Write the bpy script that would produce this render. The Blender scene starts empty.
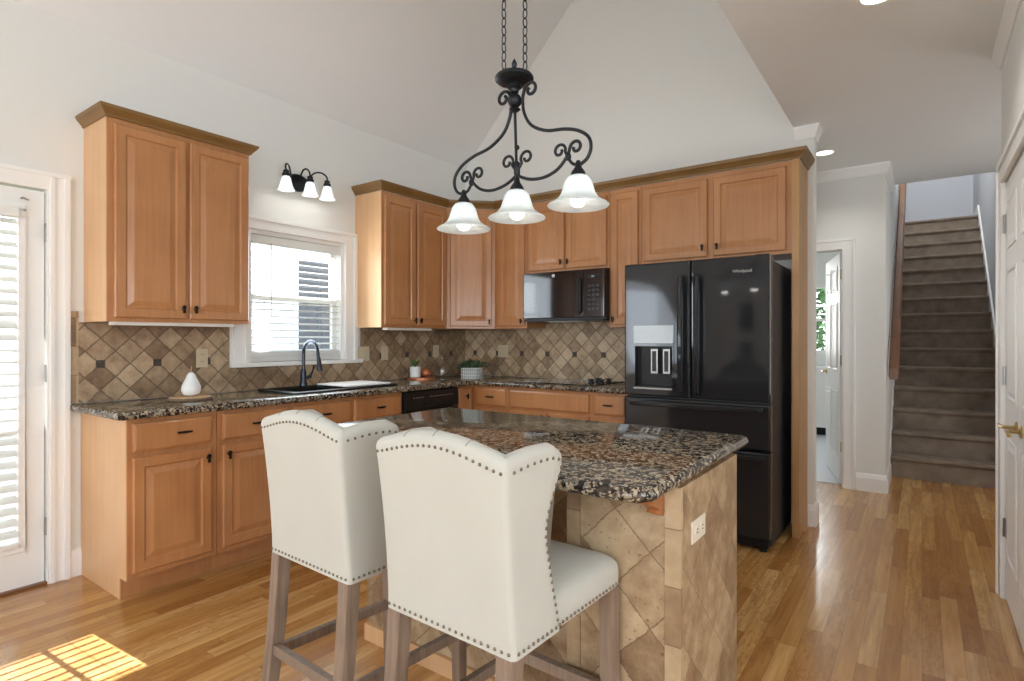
import bpy, bmesh, math, random
from mathutils import Vector, Matrix
random.seed(7)
PI = math.pi
sc = bpy.context.scene
C = sc.collection

# ------------------------------------------------------------------ camera, world, sun, exposure
cam = bpy.data.objects.new('camera', bpy.data.cameras.new('camera'))
C.objects.link(cam)
cam.data.sensor_width = 36.0
cam.data.lens = 570.0 / 1024 * 36
cam.data.shift_y = -1.5 / 1024
cam.data.clip_start = 0.02
cam.location = (0, 0, 1.28)
cam.rotation_euler = (PI / 2, 0, math.atan(410 / 570))
sc.camera = cam
sc.view_settings.view_transform = 'Standard'
sc.view_settings.look = 'None'
sc.view_settings.exposure = -0.05
sc.view_settings.gamma = 1.0
sc.view_settings.use_curve_mapping = False
sc.cycles.use_denoising = True
sc.cycles.max_bounces = 12
sc.cycles.diffuse_bounces = 7
sc.cycles.glossy_bounces = 5
sc.cycles.transmission_bounces = 6
sc.cycles.transparent_max_bounces = 12
sc.cycles.caustics_reflective = False
sc.cycles.caustics_refractive = False
sc.cycles.sample_clamp_indirect = 6.0

XL_ = -3.72
w = bpy.data.worlds.new('sky'); sc.world = w; w.use_nodes = True
wn = w.node_tree.nodes; wl = w.node_tree.links
bg = wn['Background']; bg.inputs['Strength'].default_value = 5.0
grad = wn.new('ShaderNodeTexCoord'); sep = wn.new('ShaderNodeSeparateXYZ'); rmp = wn.new('ShaderNodeValToRGB')
wl.new(grad.outputs['Generated'], sep.inputs[0]); wl.new(sep.outputs['Z'], rmp.inputs[0]); wl.new(rmp.outputs[0], bg.inputs['Color'])
rmp.color_ramp.elements[0].position = 0.0; rmp.color_ramp.elements[0].color = (.95, .97, 1, 1)
rmp.color_ramp.elements[1].position = 0.8; rmp.color_ramp.elements[1].color = (.62, .78, 1, 1)

def light(name, kind, loc, energy, color=(1, 1, 1), direction=None, **kw):
    l = bpy.data.lights.new(name, kind); l.energy = energy; l.color = color
    for k, v in kw.items(): setattr(l, k, v)
    o = bpy.data.objects.new(name, l); C.objects.link(o); o.location = loc
    if direction is not None: o.rotation_euler = Vector(direction).to_track_quat('-Z', 'Y').to_euler()
    return o
light('sun', 'SUN', (-8, 0, 8), 25.0, (1, .98, .97), (1, .075, -1.0), angle=.006)
# area lamps: daylight at windows, plus added fill with no seen source
DL = (.82, .915, 1)
light('fill_rear', 'AREA', (.1, -3.95, 1.6), 88, DL, (-.12, 1, 0.75), shape='RECTANGLE', size=3.2, size_y=1.5)  # added fill at an unseen window, tilted up to the vault
light('daylight_side_window', 'AREA', (XL_ + .05, -1.75, 1.5), 38, DL, (1, .35, .6), shape='RECTANGLE', size=1.5, size_y=1.4)
light('fill_family_room', 'AREA', (3.5, -1.0, 1.6), 75, DL, (-1, .35, .5), shape='RECTANGLE', size=2.8, size_y=1.5)  # added fill from the unseen side, tilted up to brighten the ceiling
light('daylight_kitchen_window', 'AREA', (XL_ + .12, 2.49, 1.6), 10, DL, (1, 0, 0), shape='RECTANGLE', size=.7, size_y=.8)
light('fill_stair_hall', 'AREA', (1.7, 5.2, 1.6), 22, (1, .98, .95), (-1, .25, 0), shape='RECTANGLE', size=1.4, size_y=1.8)  # added fill to brighten the lower stairs, no window here
light('fill_upper_landing', 'AREA', (.2, 8.4, 5.2), 60, (1, 1, 1), (0, 1, -.55), shape='RECTANGLE', size=.7, size_y=2.5)  # added fill aimed at the stair end wall, no window here
light('daylight_back_room', 'AREA', (-1.9, 8.6, 1.7), 34, (1, .99, .97), (0, -1, 0), shape='RECTANGLE', size=1.6, size_y=1.2)

# ------------------------------------------------------------------ node helpers and materials
def srgb(r, g, b):
    f = lambda c: c / 12.92 if c <= .04045 else ((c + .055) / 1.055) ** 2.4
    return (f(r / 255), f(g / 255), f(b / 255), 1)
MATS = {}
class NT:
    def __init__(s, name):
        s.m = bpy.data.materials.new(name); s.m.use_nodes = True
        s.t = s.m.node_tree; s.b = s.t.nodes['Principled BSDF']; MATS[name] = s.m
    def new(s, typ, **kw):
        n = s.t.nodes.new(typ)
        for k, v in kw.items(): setattr(n, k, v)
        return n
    def put(s, sock, v):
        if isinstance(v, bpy.types.NodeSocket): s.t.links.new(v, sock)
        elif v is not None: sock.default_value = v
    def math(s, op, a, b=None, c=None):
        n = s.new('ShaderNodeMath', operation=op)
        s.put(n.inputs[0], a); s.put(n.inputs[1], b); s.put(n.inputs[2], c)
        return n.outputs[0]
    def mix(s, f, a, b, blend='MIX'):
        n = s.new('ShaderNodeMix', data_type='RGBA', blend_type=blend)
        s.put(n.inputs[0], f); s.put(n.inputs[6], a); s.put(n.inputs[7], b)
        return n.outputs[2]
    def xyz(s, kind='Object'):
        tc = s.new('ShaderNodeTexCoord'); sp = s.new('ShaderNodeSeparateXYZ')
        s.t.links.new(tc.outputs[kind], sp.inputs[0]); s.co = tc.outputs[kind]
        return sp.outputs[0], sp.outputs[1], sp.outputs[2]
    def comb(s, x, y, z):
        n = s.new('ShaderNodeCombineXYZ'); s.put(n.inputs[0], x); s.put(n.inputs[1], y); s.put(n.inputs[2], z); return n.outputs[0]
    def noise(s, vec, scale, detail=3, rough=.5):
        n = s.new('ShaderNodeTexNoise'); s.put(n.inputs['Vector'], vec)
        n.inputs['Scale'].default_value = scale; n.inputs['Detail'].default_value = detail; n.inputs['Roughness'].default_value = rough
        return n.outputs['Fac']
    def white(s, vec):
        n = s.new('ShaderNodeTexWhiteNoise', noise_dimensions='3D'); s.put(n.inputs['Vector'], vec); return n.outputs['Value']
    def ramp(s, f, stops, interp='LINEAR'):
        n = s.new('ShaderNodeValToRGB'); s.put(n.inputs[0], f); cr = n.color_ramp; cr.interpolation = interp
        while len(cr.elements) < len(stops): cr.elements.new(.5)
        for e, (p, c) in zip(cr.elements, stops): e.position = p; e.color = c
        return n.outputs[0]
    def bump(s, h, strength=.2, dist=.01):
        n = s.new('ShaderNodeBump'); s.put(n.inputs['Height'], h)
        n.inputs['Strength'].default_value = strength; n.inputs['Distance'].default_value = dist
        s.t.links.new(n.outputs[0], s.b.inputs['Normal'])
    def fin(s, color=None, rough=None, metal=None, spec=None, coat=None):
        s.put(s.b.inputs['Base Color'], color); s.put(s.b.inputs['Roughness'], rough)
        s.put(s.b.inputs['Metallic'], metal); s.put(s.b.inputs['Specular IOR Level'], spec)
        if coat is not None: s.b.inputs['Coat Weight'].default_value = coat; s.b.inputs['Coat Roughness'].default_value = .08
        return s.m
def plain(name, col, rough=.5, metal=0., var=.04, scale=30, **kw):
    n = NT(name); n.xyz(); f = n.noise(n.co, scale, 2)
    c = n.mix(f, tuple(v * (1 - var) for v in col[:3]) + (1,), tuple(min(1, v * (1 + var)) for v in col[:3]) + (1,))
    return n.fin(c, rough, metal, **kw)
M = MATS
plain('wall_paint', srgb(224, 225, 222), .85, var=.01)
plain('ceiling_paint', srgb(230, 233, 234), .9, var=.01)
plain('white_trim', srgb(236, 236, 234), .35, var=.01)
plain('white_door', srgb(234, 234, 232), .4, var=.01)
plain('grey_blue_wall', srgb(205, 208, 214), .85, var=.01)
plain('black_gloss', (.008, .008, .01, 1), .06, var=0, coat=.5)
n = NT('black_steel'); n.xyz(); n.fin((.026, .028, .032, 1), .055, .3)
plain('black_plastic', (.012, .012, .013, 1), .35, var=.1, spec=.25)
plain('black_side', (.018, .018, .02, 1), .45, var=.1)
plain('seam_thread', srgb(150, 144, 130), .8)
plain('dark_iron', (.018, .02, .024, 1), .42, .6, var=.2)
plain('bronze_black', (.015, .012, .01, 1), .4, .6, var=.2)
plain('faucet_metal', (.05, .06, .08, 1), .25, .8, var=.1)
plain('brass', srgb(176, 150, 96), .3, .9)
plain('nickel', srgb(150, 150, 148), .3, .9)
plain('nail_metal', srgb(120, 108, 92), .35, .9)
plain('chrome', srgb(200, 202, 205), .15, .95)
plain('ceramic', srgb(232, 235, 234), .3, var=.01)
plain('beige_plastic', srgb(200, 186, 158), .4, var=.01)
plain('pale_plastic', srgb(218, 208, 190), .4, var=.01)
plain('white_plastic', srgb(228, 226, 220), .4, var=.01)
plain('copper', srgb(186, 118, 82), .35, .4)
plain('board_wood', srgb(196, 160, 118), .6, var=.15, scale=60)
plain('bark', srgb(120, 100, 84), .9, var=.4, scale=200)
plain('leaf', (.06, .16, .045, 1), .6, var=.5, scale=60)
plain('leaf_dusty', (.09, .15, .08, 1), .6, var=.5, scale=60)
plain('cutting_board', srgb(240, 240, 238), .35, var=.01)
plain('black_cloth', (.01, .01, .01, 1), .9)
plain('siding', srgb(236, 238, 240), .8, var=.02)
plain('dark_window', (.02, .03, .04, 1), .15)
plain('lawn', (.07, .12, .04, 1), .95, var=.4, scale=8)
plain('far_floor', srgb(186, 190, 196), .3, var=.05)
plain('grey_trim_shadow', srgb(120, 120, 120), .6)
plain('display_glare', srgb(176, 186, 190), .2)  # lighter grey stands in for the glossy panel reflecting the ceiling
plain('liner_grey', srgb(168, 176, 172), .8)
plain('picture_dark', (.02, .02, .022, 1), .4)

def emit(name, col, strength):
    n = NT(name); n.b.inputs['Emission Color'].default_value = col; n.b.inputs['Emission Strength'].default_value = strength
    n.b.inputs['Base Color'].default_value = (.9, .9, .9, 1); return n.m
emit('bulb', (1, .96, .9, 1), 4)
emit('recessed_lens', (1, .97, .93, 1), 2.5)
n = NT('frosted_glass'); n.xyz()
sw = n.noise(n.co, 14, 5, .7)
n.put(n.b.inputs['Base Color'], n.ramp(sw, [(.35, srgb(205, 216, 220)), (.6, srgb(245, 248, 248))]))
n.b.inputs['Transmission Weight'].default_value = .0; n.b.inputs['Roughness'].default_value = .25
tr = n.new('ShaderNodeBsdfTranslucent'); tr.inputs[0].default_value = (.9, .94, .95, 1)
mx = n.new('ShaderNodeMixShader'); mx.inputs[0].default_value = .55
out = n.t.nodes['Material Output']
n.t.links.new(n.b.outputs[0], mx.inputs[1]); n.t.links.new(tr.outputs[0], mx.inputs[2]); n.t.links.new(mx.outputs[0], out.inputs[0])
n = NT('clear_glass'); tp = n.new('ShaderNodeBsdfTransparent'); gl = n.new('ShaderNodeBsdfGlossy'); gl.inputs['Roughness'].default_value = .02
mx = n.new('ShaderNodeMixShader'); mx.inputs[0].default_value = .06
n.t.links.new(tp.outputs[0], mx.inputs[1]); n.t.links.new(gl.outputs[0], mx.inputs[2]); n.t.links.new(mx.outputs[0], n.t.nodes['Material Output'].inputs[0])
n = NT('blind_slat'); n.b.inputs['Base Color'].default_value = srgb(240, 240, 238); n.b.inputs['Roughness'].default_value = .5
tr = n.new('ShaderNodeBsdfTranslucent'); tr.inputs[0].default_value = (.9, .9, .88, 1)
mx = n.new('ShaderNodeMixShader'); mx.inputs[0].default_value = .3
n.t.links.new(n.b.outputs[0], mx.inputs[1]); n.t.links.new(tr.outputs[0], mx.inputs[2]); n.t.links.new(mx.outputs[0], n.t.nodes['Material Output'].inputs[0])

def wood(name, dark, light, rough=.35, grain=(40, 40, 2.2), coat=.0, strength=1.0):
    n = NT(name); x, y, z = n.xyz()
    v = n.comb(n.math('MULTIPLY', x, grain[0]), n.math('MULTIPLY', y, grain[1]), n.math('MULTIPLY', z, grain[2]))
    f = n.noise(v, 1.0, 5, .6); g = n.noise(n.co, 3.2, 3)
    f = n.math('ADD', n.math('MULTIPLY', f, .45), n.math('MULTIPLY', g, .55))
    c = n.ramp(f, [(.30, dark), (.68, light)])
    n.bump(f, .04, .002)
    return n.fin(c, rough, coat=coat)
wood('maple', srgb(160, 108, 66), srgb(188, 134, 88), .34, coat=.15)
wood('maple_side', srgb(202, 160, 116), srgb(218, 178, 136), .4)
wood('maple_panel', srgb(168, 116, 76), srgb(194, 142, 98), .34, coat=.15)
wood('panel_maple', srgb(168, 128, 80), srgb(188, 146, 96), .4)
wood('crown_wood', srgb(108, 80, 42), srgb(134, 102, 58), .4, grain=(6, 6, 50))
wood('orange_maple', srgb(136, 82, 44), srgb(170, 108, 62), .35)
wood('weathered_wood', srgb(84, 64, 50), srgb(150, 130, 112), .6, grain=(60, 60, 3))
wood('rail_wood', srgb(100, 66, 42), srgb(130, 90, 58), .4, grain=(40, 4, 4))

# oak strip floor
n = NT('oak_floor'); x, y, z = n.xyz()
W_, L_ = .070, .80
row = n.math('FLOOR', n.math('DIVIDE', x, W_))
off = n.math('MULTIPLY', n.white(n.comb(row, 3.3, 0)), 7.0)
yl = n.math('DIVIDE', n.math('ADD', y, off), L_)
idn = n.math('FLOOR', yl)
tone = n.white(n.comb(row, idn, 1.7))
gv = n.comb(n.math('ADD', n.math('MULTIPLY', x, 26), n.math('MULTIPLY', tone, 40)), n.math('MULTIPLY', y, 1.6), n.math('MULTIPLY', tone, 9))
g1 = n.noise(gv, 1.4, 5, .62)
wv = n.new('ShaderNodeTexWave', wave_type='BANDS', bands_direction='X'); n.put(wv.inputs['Vector'], gv)
wv.inputs['Scale'].default_value = .5; wv.inputs['Distortion'].default_value = 14; wv.inputs['Detail'].default_value = 2; wv.inputs['Detail Scale'].default_value = .8
base = n.ramp(tone, [(0, srgb(168, 118, 62)), (.35, srgb(194, 145, 82)), (.7, srgb(208, 160, 96)), (1, srgb(220, 178, 116))])
g2 = n.noise(n.comb(n.math('MULTIPLY', x, 9), n.math('ADD', n.math('MULTIPLY', y, 2.2), n.math('MULTIPLY', tone, 30)), tone), 1.0, 4, .6)
c = n.mix(n.math('MULTIPLY', n.math('SUBTRACT', g1, .34), 1.8), base, srgb(140, 88, 42))
rg_ = n.math('FRACT', n.math('MULTIPLY', g2, 9.0))
rg_ = n.math('MULTIPLY', n.math('POWER', rg_, 3.0), n.math('GREATER_THAN', n.white(n.comb(row, idn, 8.1)), .45))
c = n.mix(n.math('MULTIPLY', rg_, .42), c, srgb(132, 80, 38))
fx = n.math('ABSOLUTE', n.math('SUBTRACT', n.math('FRACT', n.math('DIVIDE', x, W_)), .5))
fy = n.math('ABSOLUTE', n.math('SUBTRACT', n.math('FRACT', yl), .5))
gap = n.math('MAXIMUM', n.math('GREATER_THAN', fx, .488), n.math('GREATER_THAN', fy, .4988))
c = n.mix(n.math('MULTIPLY', gap, .55), c, srgb(90, 55, 28))
n.bump(n.math('SUBTRACT', n.math('MULTIPLY', g1, .2), gap), .12, .002)
n.fin(c, n.math('ADD', n.math('MULTIPLY', g1, .12), .17), coat=.25)

# granite
n = NT('granite'); x, y, z = n.xyz()
dv = n.new('ShaderNodeTexNoise'); n.put(dv.inputs['Vector'], n.co); dv.inputs['Scale'].default_value = 30
wp = n.new('ShaderNodeVectorMath', operation='MULTIPLY_ADD'); n.put(wp.inputs[0], dv.outputs['Color']); wp.inputs[1].default_value = (.022, .022, .022); n.put(wp.inputs[2], n.co)
vo = n.new('ShaderNodeTexVoronoi'); n.put(vo.inputs['Vector'], wp.outputs[0]); vo.inputs['Scale'].default_value = 74; vo.inputs['Randomness'].default_value = 1
sp = n.new('ShaderNodeSeparateColor'); n.t.links.new(vo.outputs['Color'], sp.inputs[0])
v2 = n.new('ShaderNodeTexVoronoi'); n.put(v2.inputs['Vector'], wp.outputs[0]); v2.inputs['Scale'].default_value = 170
s2 = n.new('ShaderNodeSeparateColor'); n.t.links.new(v2.outputs['Color'], s2.inputs[0])
c = n.ramp(sp.outputs[0], [(0, srgb(24, 21, 20)), (.24, srgb(64, 55, 48)), (.40, srgb(108, 96, 82)), (.55, srgb(142, 129, 110)), (.76, srgb(170, 158, 136)), (.92, srgb(122, 120, 112))], 'CONSTANT')
c = n.mix(n.math('MULTIPLY', n.math('GREATER_THAN', s2.outputs[0], .76), .85), c, srgb(26, 22, 20))
c = n.mix(n.math('MULTIPLY', n.math('LESS_THAN', s2.outputs[0], .1), .7), c, srgb(186, 172, 152))
c = n.mix(n.math('MULTIPLY', n.noise(n.co, 4, 2), .22), c, srgb(80, 68, 58))
n.fin(c, .08, spec=.45)

# tumbled travertine set on the diagonal
def tile_mat(name, axis, a0, z0, side, stops, inset=None, grout=(96, 80, 62), gw=.035, pits=.5, tw=.62):
    n = NT(name); x, y, z = n.xyz(); a = {'x': x, 'y': y}[axis]
    a = n.math('SUBTRACT', a, a0); zz = n.math('SUBTRACT', z, z0); d = side * math.sqrt(2)
    p = n.math('DIVIDE', n.math('ADD', a, zz), d); q = n.math('DIVIDE', n.math('SUBTRACT', a, zz), d)
    wob = n.math('MULTIPLY', n.math('SUBTRACT', n.noise(n.co, 30, 4, .7), .5), .13)
    pf = n.math('ABSOLUTE', n.math('SUBTRACT', n.math('FRACT', n.math('ADD', p, wob)), .5))
    qf = n.math('ABSOLUTE', n.math('SUBTRACT', n.math('FRACT', n.math('ADD', q, wob)), .5))
    edge = n.math('MAXIMUM', pf, qf)
    tone = n.white(n.comb(n.math('FLOOR', p), n.math('FLOOR', q), 4.2))
    mott = n.noise(n.co, 16, 5, .65)
    f = n.math('ADD', n.math('MULTIPLY', tone, tw), n.math('MULTIPLY', n.math('SUBTRACT', mott, .34), 1.25))
    c = n.ramp(f, stops)
    pit = n.math('GREATER_THAN', n.noise(n.co, 75, 2, .5), .69)
    c = n.mix(n.math('MULTIPLY', pit, pits), c, srgb(92, 68, 46))
    gm = n.new('ShaderNodeMapRange', interpolation_type='SMOOTHSTEP'); n.put(gm.inputs[0], edge)
    gm.inputs[1].default_value = .5 - gw * 1.5; gm.inputs[2].default_value = .5 - gw * .5
    c = n.mix(n.math('MULTIPLY', gm.outputs[0], .8), c, srgb(*grout))
    h = n.math('SUBTRACT', n.math('MULTIPLY', mott, .3), n.math('ADD', gm.outputs[0], n.math('MULTIPLY', pit, .4)))
    if inset:
        k = n.math('SUBTRACT', a, n.math('MULTIPLY', n.math('ROUND', n.math('DIVIDE', a, inset)), inset))
        r = n.math('MAXIMUM', n.math('ABSOLUTE', k), n.math('ABSOLUTE', zz))
        c = n.mix(n.math('LESS_THAN', r, .023), c, srgb(*grout))
        ins = n.ramp(n.noise(n.co, 160, 2), [(.4, srgb(38, 34, 32)), (.65, srgb(92, 84, 76))])
        c = n.mix(n.math('LESS_THAN', r, .0195), c, ins)
    n.bump(h, .35, .004)
    return n.fin(c, .5)
BS = [(.08, srgb(112, 88, 66)), (.35, srgb(140, 116, 90)), (.6, srgb(164, 140, 112)), (.9, srgb(186, 164, 134))]
tile_mat('backsplash_left', 'y', 1.238, 1.14, .1027, BS, inset=.2905)
BS2 = [(.08, srgb(128, 106, 82)), (.35, srgb(156, 134, 106)), (.6, srgb(180, 158, 128)), (.9, srgb(200, 180, 150))]
tile_mat('backsplash_back', 'x', -2.74, 1.145, .0990, BS2, inset=.28)
TR = [(.08, srgb(124, 98, 72)), (.35, srgb(150, 124, 94)), (.6, srgb(174, 150, 118)), (.95, srgb(194, 172, 140))]
tile_mat('island_tile_front', 'x', -.6, .49, .147, TR, gw=.012, grout=(120, 94, 66), pits=.6)
tile_mat('island_tile_side', 'y', 1.55, .41, .147, TR, gw=.010, grout=(120, 94, 68), pits=.3, tw=.42)
n = NT('border_tile'); x, y, z = n.xyz()
zi = n.math('DIVIDE', z, .155); tone = n.white(n.comb(n.math('FLOOR', zi), n.math('FLOOR', n.math('MULTIPLY', x, 8)), n.math('FLOOR', n.math('MULTIPLY', y, 8))))
mott = n.noise(n.co, 16, 5, .65)
c = n.ramp(n.math('ADD', n.math('MULTIPLY', tone, .6), n.math('MULTIPLY', n.math('SUBTRACT', mott, .28), .8)), TR)
e = n.math('GREATER_THAN', n.math('ABSOLUTE', n.math('SUBTRACT', n.math('FRACT', zi), .5)), .488)
c = n.mix(n.math('MULTIPLY', e, .7), c, srgb(110, 86, 60)); n.bump(n.math('SUBTRACT', mott, e), .3, .003); n.fin(c, .5)

# cream upholstery, carpet
n = NT('cream_fabric'); n.xyz(); f = n.noise(n.co, 700, 2); g = n.noise(n.co, 6, 3)
n.bump(f, .12, .001); n.fin(n.mix(g, srgb(178, 178, 170), srgb(190, 189, 180)), .75); n.b.inputs['Sheen Weight'].default_value = .15
n = NT('carpet'); n.xyz(); f = n.noise(n.co, 240, 4, .8); g = n.noise(n.co, 9, 3)
n.bump(f, .9, .01)
n.fin(n.ramp(n.math('ADD', n.math('MULTIPLY', f, .6), n.math('MULTIPLY', g, .4)), [(.35, srgb(112, 98, 86)), (.65, srgb(168, 152, 136))]), .95)

# ------------------------------------------------------------------ mesh helpers
class MB:
    def __init__(s): s.v = []; s.f = []
    def add(s, vs, fs, mat=None):
        o = len(s.v)
        s.v += [tuple(mat @ Vector(p)) if mat is not None else tuple(p) for p in vs]
        s.f += [tuple(i + o for i in f) for f in fs]; return s
    def box(s, x0, x1, y0, y1, z0, z1, mat=None):
        vs = [(x, y, z) for z in (z0, z1) for y in (y0, y1) for x in (x0, x1)]
        return s.add(vs, [(0, 2, 3, 1), (4, 5, 7, 6), (0, 1, 5, 4), (2, 6, 7, 3), (0, 4, 6, 2), (1, 3, 7, 5)], mat)
    def rings(s, rings, cap0=True, cap1=True, mat=None, closed=True):
        n = len(rings[0]); vs = [p for r in rings for p in r]; fs = []
        for i in range(len(rings) - 1):
            for j in range(n if closed else n - 1):
                k = (j + 1) % n; fs.append((i * n + j, i * n + k, (i + 1) * n + k, (i + 1) * n + j))
        if cap0: fs.append(tuple(range(n - 1, -1, -1)))
        if cap1: fs.append(tuple((len(rings) - 1) * n + j for j in range(n)))
        return s.add(vs, fs, mat)
    def lathe(s, prof, cx=0, cy=0, cz=0, n=24, mat=None, cap0=True, cap1=True):
        return s.rings([[(cx + r * math.cos(2 * PI * j / n), cy + r * math.sin(2 * PI * j / n), cz + z) for j in range(n)] for r, z in prof], cap0, cap1, mat)
    def tube(s, pts, r, n=8, closed=False, cap=True):
        pts = [Vector(p) for p in pts]; m = len(pts)
        rr = r if isinstance(r, (list, tuple)) else [r] * m
        tang = []
        for i in range(m):
            a = pts[(i - 1) % m] if closed or i > 0 else pts[i]; b = pts[(i + 1) % m] if closed or i < m - 1 else pts[i]
            tang.append((b - a).normalized())
        up = Vector((0, 0, 1)) if abs(tang[0].z) < .9 else Vector((0, 1, 0))
        u = tang[0].cross(up).normalized(); rg = []
        for i in range(m):
            u = (u - tang[i] * u.dot(tang[i])).normalized(); v = tang[i].cross(u)
            rg.append([tuple(pts[i] + (u * math.cos(2 * PI * j / n) + v * math.sin(2 * PI * j / n)) * rr[i]) for j in range(n)])
        if closed: rg.append(rg[0]); return s.rings(rg, False, False)
        return s.rings(rg, cap, cap)
    def sphere(s, c, r, n=10, m=6, sx=1, sy=1, sz=1):
        prof = [(max(1e-4, r * math.sin(PI * i / m)), -r * math.cos(PI * i / m)) for i in range(m + 1)]
        return s.rings([[(c[0] + sx * a * math.cos(2 * PI * j / n), c[1] + sy * a * math.sin(2 * PI * j / n), c[2] + sz * z) for j in range(n)] for a, z in prof])
def build(name, mb, mat, parent=None, smooth=False, angle=35, loc=None, bevel=0):
    me = bpy.data.meshes.new(name); me.from_pydata(mb.v, [], mb.f)
    bm = bmesh.new(); bm.from_mesh(me)
    bmesh.ops.remove_doubles(bm, verts=bm.verts, dist=1e-6)
    bmesh.ops.recalc_face_normals(bm, faces=bm.faces)
    if bevel:
        es = [e for e in bm.edges if len(e.link_faces) == 2 and e.calc_face_angle(0) > .6]
        bmesh.ops.bevel(bm, geom=es, offset=bevel, segments=2, affect='EDGES', profile=.6)
    if smooth:
        for f in bm.faces: f.smooth = True
        for e in bm.edges:
            if len(e.link_faces) == 2 and e.calc_face_angle(0) > math.radians(angle): e.smooth = False
    bm.to_mesh(me); bm.free()
    me.materials.append(M[mat] if isinstance(mat, str) else mat)
    o = bpy.data.objects.new(name, me); C.objects.link(o)
    if parent is not None: o.parent = parent
    if loc is not None: o.location = loc
    return o
def tag(o, label=None, cat=None, group=None, kind=None):
    for k, v in (('label', label), ('category', cat), ('group', group), ('kind', kind)):
        if v: o[k] = v
    return o
def thing(name, label, cat, loc=(0, 0, 0), rz=0, group=None, kind=None):
    o = bpy.data.objects.new(name, None); C.objects.link(o); o.location = loc; o.rotation_euler = (0, 0, rz)
    o.empty_display_size = .1
    return tag(o, label, cat, group, kind)
def struct(name, mb, mat, label, cat, parent=None, **kw):
    o = build(name, mb, mat, parent, **kw)
    return tag(o, label, cat, kind='structure')
def copy_tree(o, parent=None):
    c = o.copy(); C.objects.link(c); c.parent = parent
    for ch in [k for k in bpy.data.objects if k.parent == o]: copy_tree(ch, c)
    return c
def catmull(pts, k=8):
    P = [Vector(p) for p in pts]; P = [P[0] * 2 - P[1]] + P + [P[-1] * 2 - P[-2]]; r = []
    for i in range(1, len(P) - 2):
        for j in range(k):
            t = j / k; a, b, c, d = P[i - 1], P[i], P[i + 1], P[i + 2]
            r.append(.5 * ((2 * b) + (c - a) * t + (2 * a - 5 * b + 4 * c - d) * t * t + (3 * b - a - 3 * c + d) * t ** 3))
    r.append(P[-2]); return r
def offset_path(path, d, closed=False):
    n = len(path); r = []
    for i in range(n):
        p = Vector(path[i]); ns = []
        if closed or i > 0: e = (p - Vector(path[(i - 1) % n])).normalized(); ns.append(Vector((e.y, -e.x)))
        if closed or i < n - 1: e = (Vector(path[(i + 1) % n]) - p).normalized(); ns.append(Vector((e.y, -e.x)))
        if len(ns) == 1: r.append(p + ns[0] * d)
        else:
            m = (ns[0] + ns[1]).normalized(); r.append(p + m * (d / max(.2, m.dot(ns[0]))))
    return r
def sweep(mb, path, prof, closed=False):
    """path runs so that its right-hand side is outward; prof = closed loop of (out, z)"""
    cols = [offset_path(path, o, closed) for o, z in prof]
    rings = [[(cols[k][i].x, cols[k][i].y, prof[k][1]) for k in range(len(prof))] for i in range(len(path))]
    if closed: rings.append(rings[0]); return mb.rings(rings, False, False)
    return mb.rings(rings)
def slab(mb, poly, z0, z1, r=.012):
    """poly counter-clockwise, rounded long edges"""
    rg = []
    for ins, z in ((r * 1.2, z0), (r * .35, z0 + r * .35), (0, z0 + r), (0, z1 - r), (r * .35, z1 - r * .35), (r * 1.2, z1)):
        rg.append([(p.x, p.y, z) for p in offset_path(poly, -ins, True)])
    return mb.rings(rg)
def cut(o, mb):
    cm = bpy.data.meshes.new('cutter'); cm.from_pydata(mb.v, [], mb.f); b = bmesh.new(); b.from_mesh(cm); bmesh.ops.recalc_face_normals(b, faces=b.faces); b.to_mesh(cm); b.free()
    c = bpy.data.objects.new('cutter', cm); C.objects.link(c); c.parent = o.parent
    md = o.modifiers.new('cut', 'BOOLEAN'); md.object = c; md.operation = 'DIFFERENCE'; md.solver = 'EXACT'
    bpy.context.view_layer.update()
    me = bpy.data.meshes.new_from_object(o.evaluated_get(bpy.context.evaluated_depsgraph_get()))
    o.modifiers.clear(); o.data = me; bpy.data.objects.remove(c); return o

# ------------------------------------------------------------------ room shell
XL, YB, CEIL = -3.72, 4.365, 2.74          # window wall, range wall, flat ceiling
SL = 1.017                                   # pitch of the vaulted ceiling
XV = -.72                                    # where the vault stops and the flat ceiling starts
T = .12
struct('floor', MB().box(XL, 3.6, -4.1, 6.5, -.1, 0), 'oak_floor', 'honey oak strip floor running through kitchen and hall', 'floor')
struct('floor_back_room', MB().box(-3.2, -.25, 5.76, 9, -.09, .004), 'far_floor', 'pale bluish floor of the room beyond the hall door', 'floor')
# window wall with door and window openings
DY0, DY1, DZ = .085, 1.0, 2.06
WY0, WY1, WZ0, WZ1 = 2.09, 2.89, 1.12, 2.035
zt = 2.985
m = MB()
m.box(XL - T, XL, -4.1, -2.55, 0, zt); m.box(XL - T, XL, -2.55, -.95, 0, .75); m.box(XL - T, XL, -2.55, -.95, 2.2, zt); m.box(XL - T, XL, -.95, DY0, 0, zt); m.box(XL - T, XL, DY0, DY1, DZ, zt); m.box(XL - T, XL, DY1, WY0, 0, zt)
m.box(XL - T, XL, WY0, WY1, 0, WZ0); m.box(XL - T, XL, WY0, WY1, WZ1, zt); m.box(XL - T, XL, WY1, YB + T, 0, zt)
wl_ = struct('wall_left', m, 'wall_paint', 'white painted wall with kitchen window and glass door', 'wall')
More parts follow.
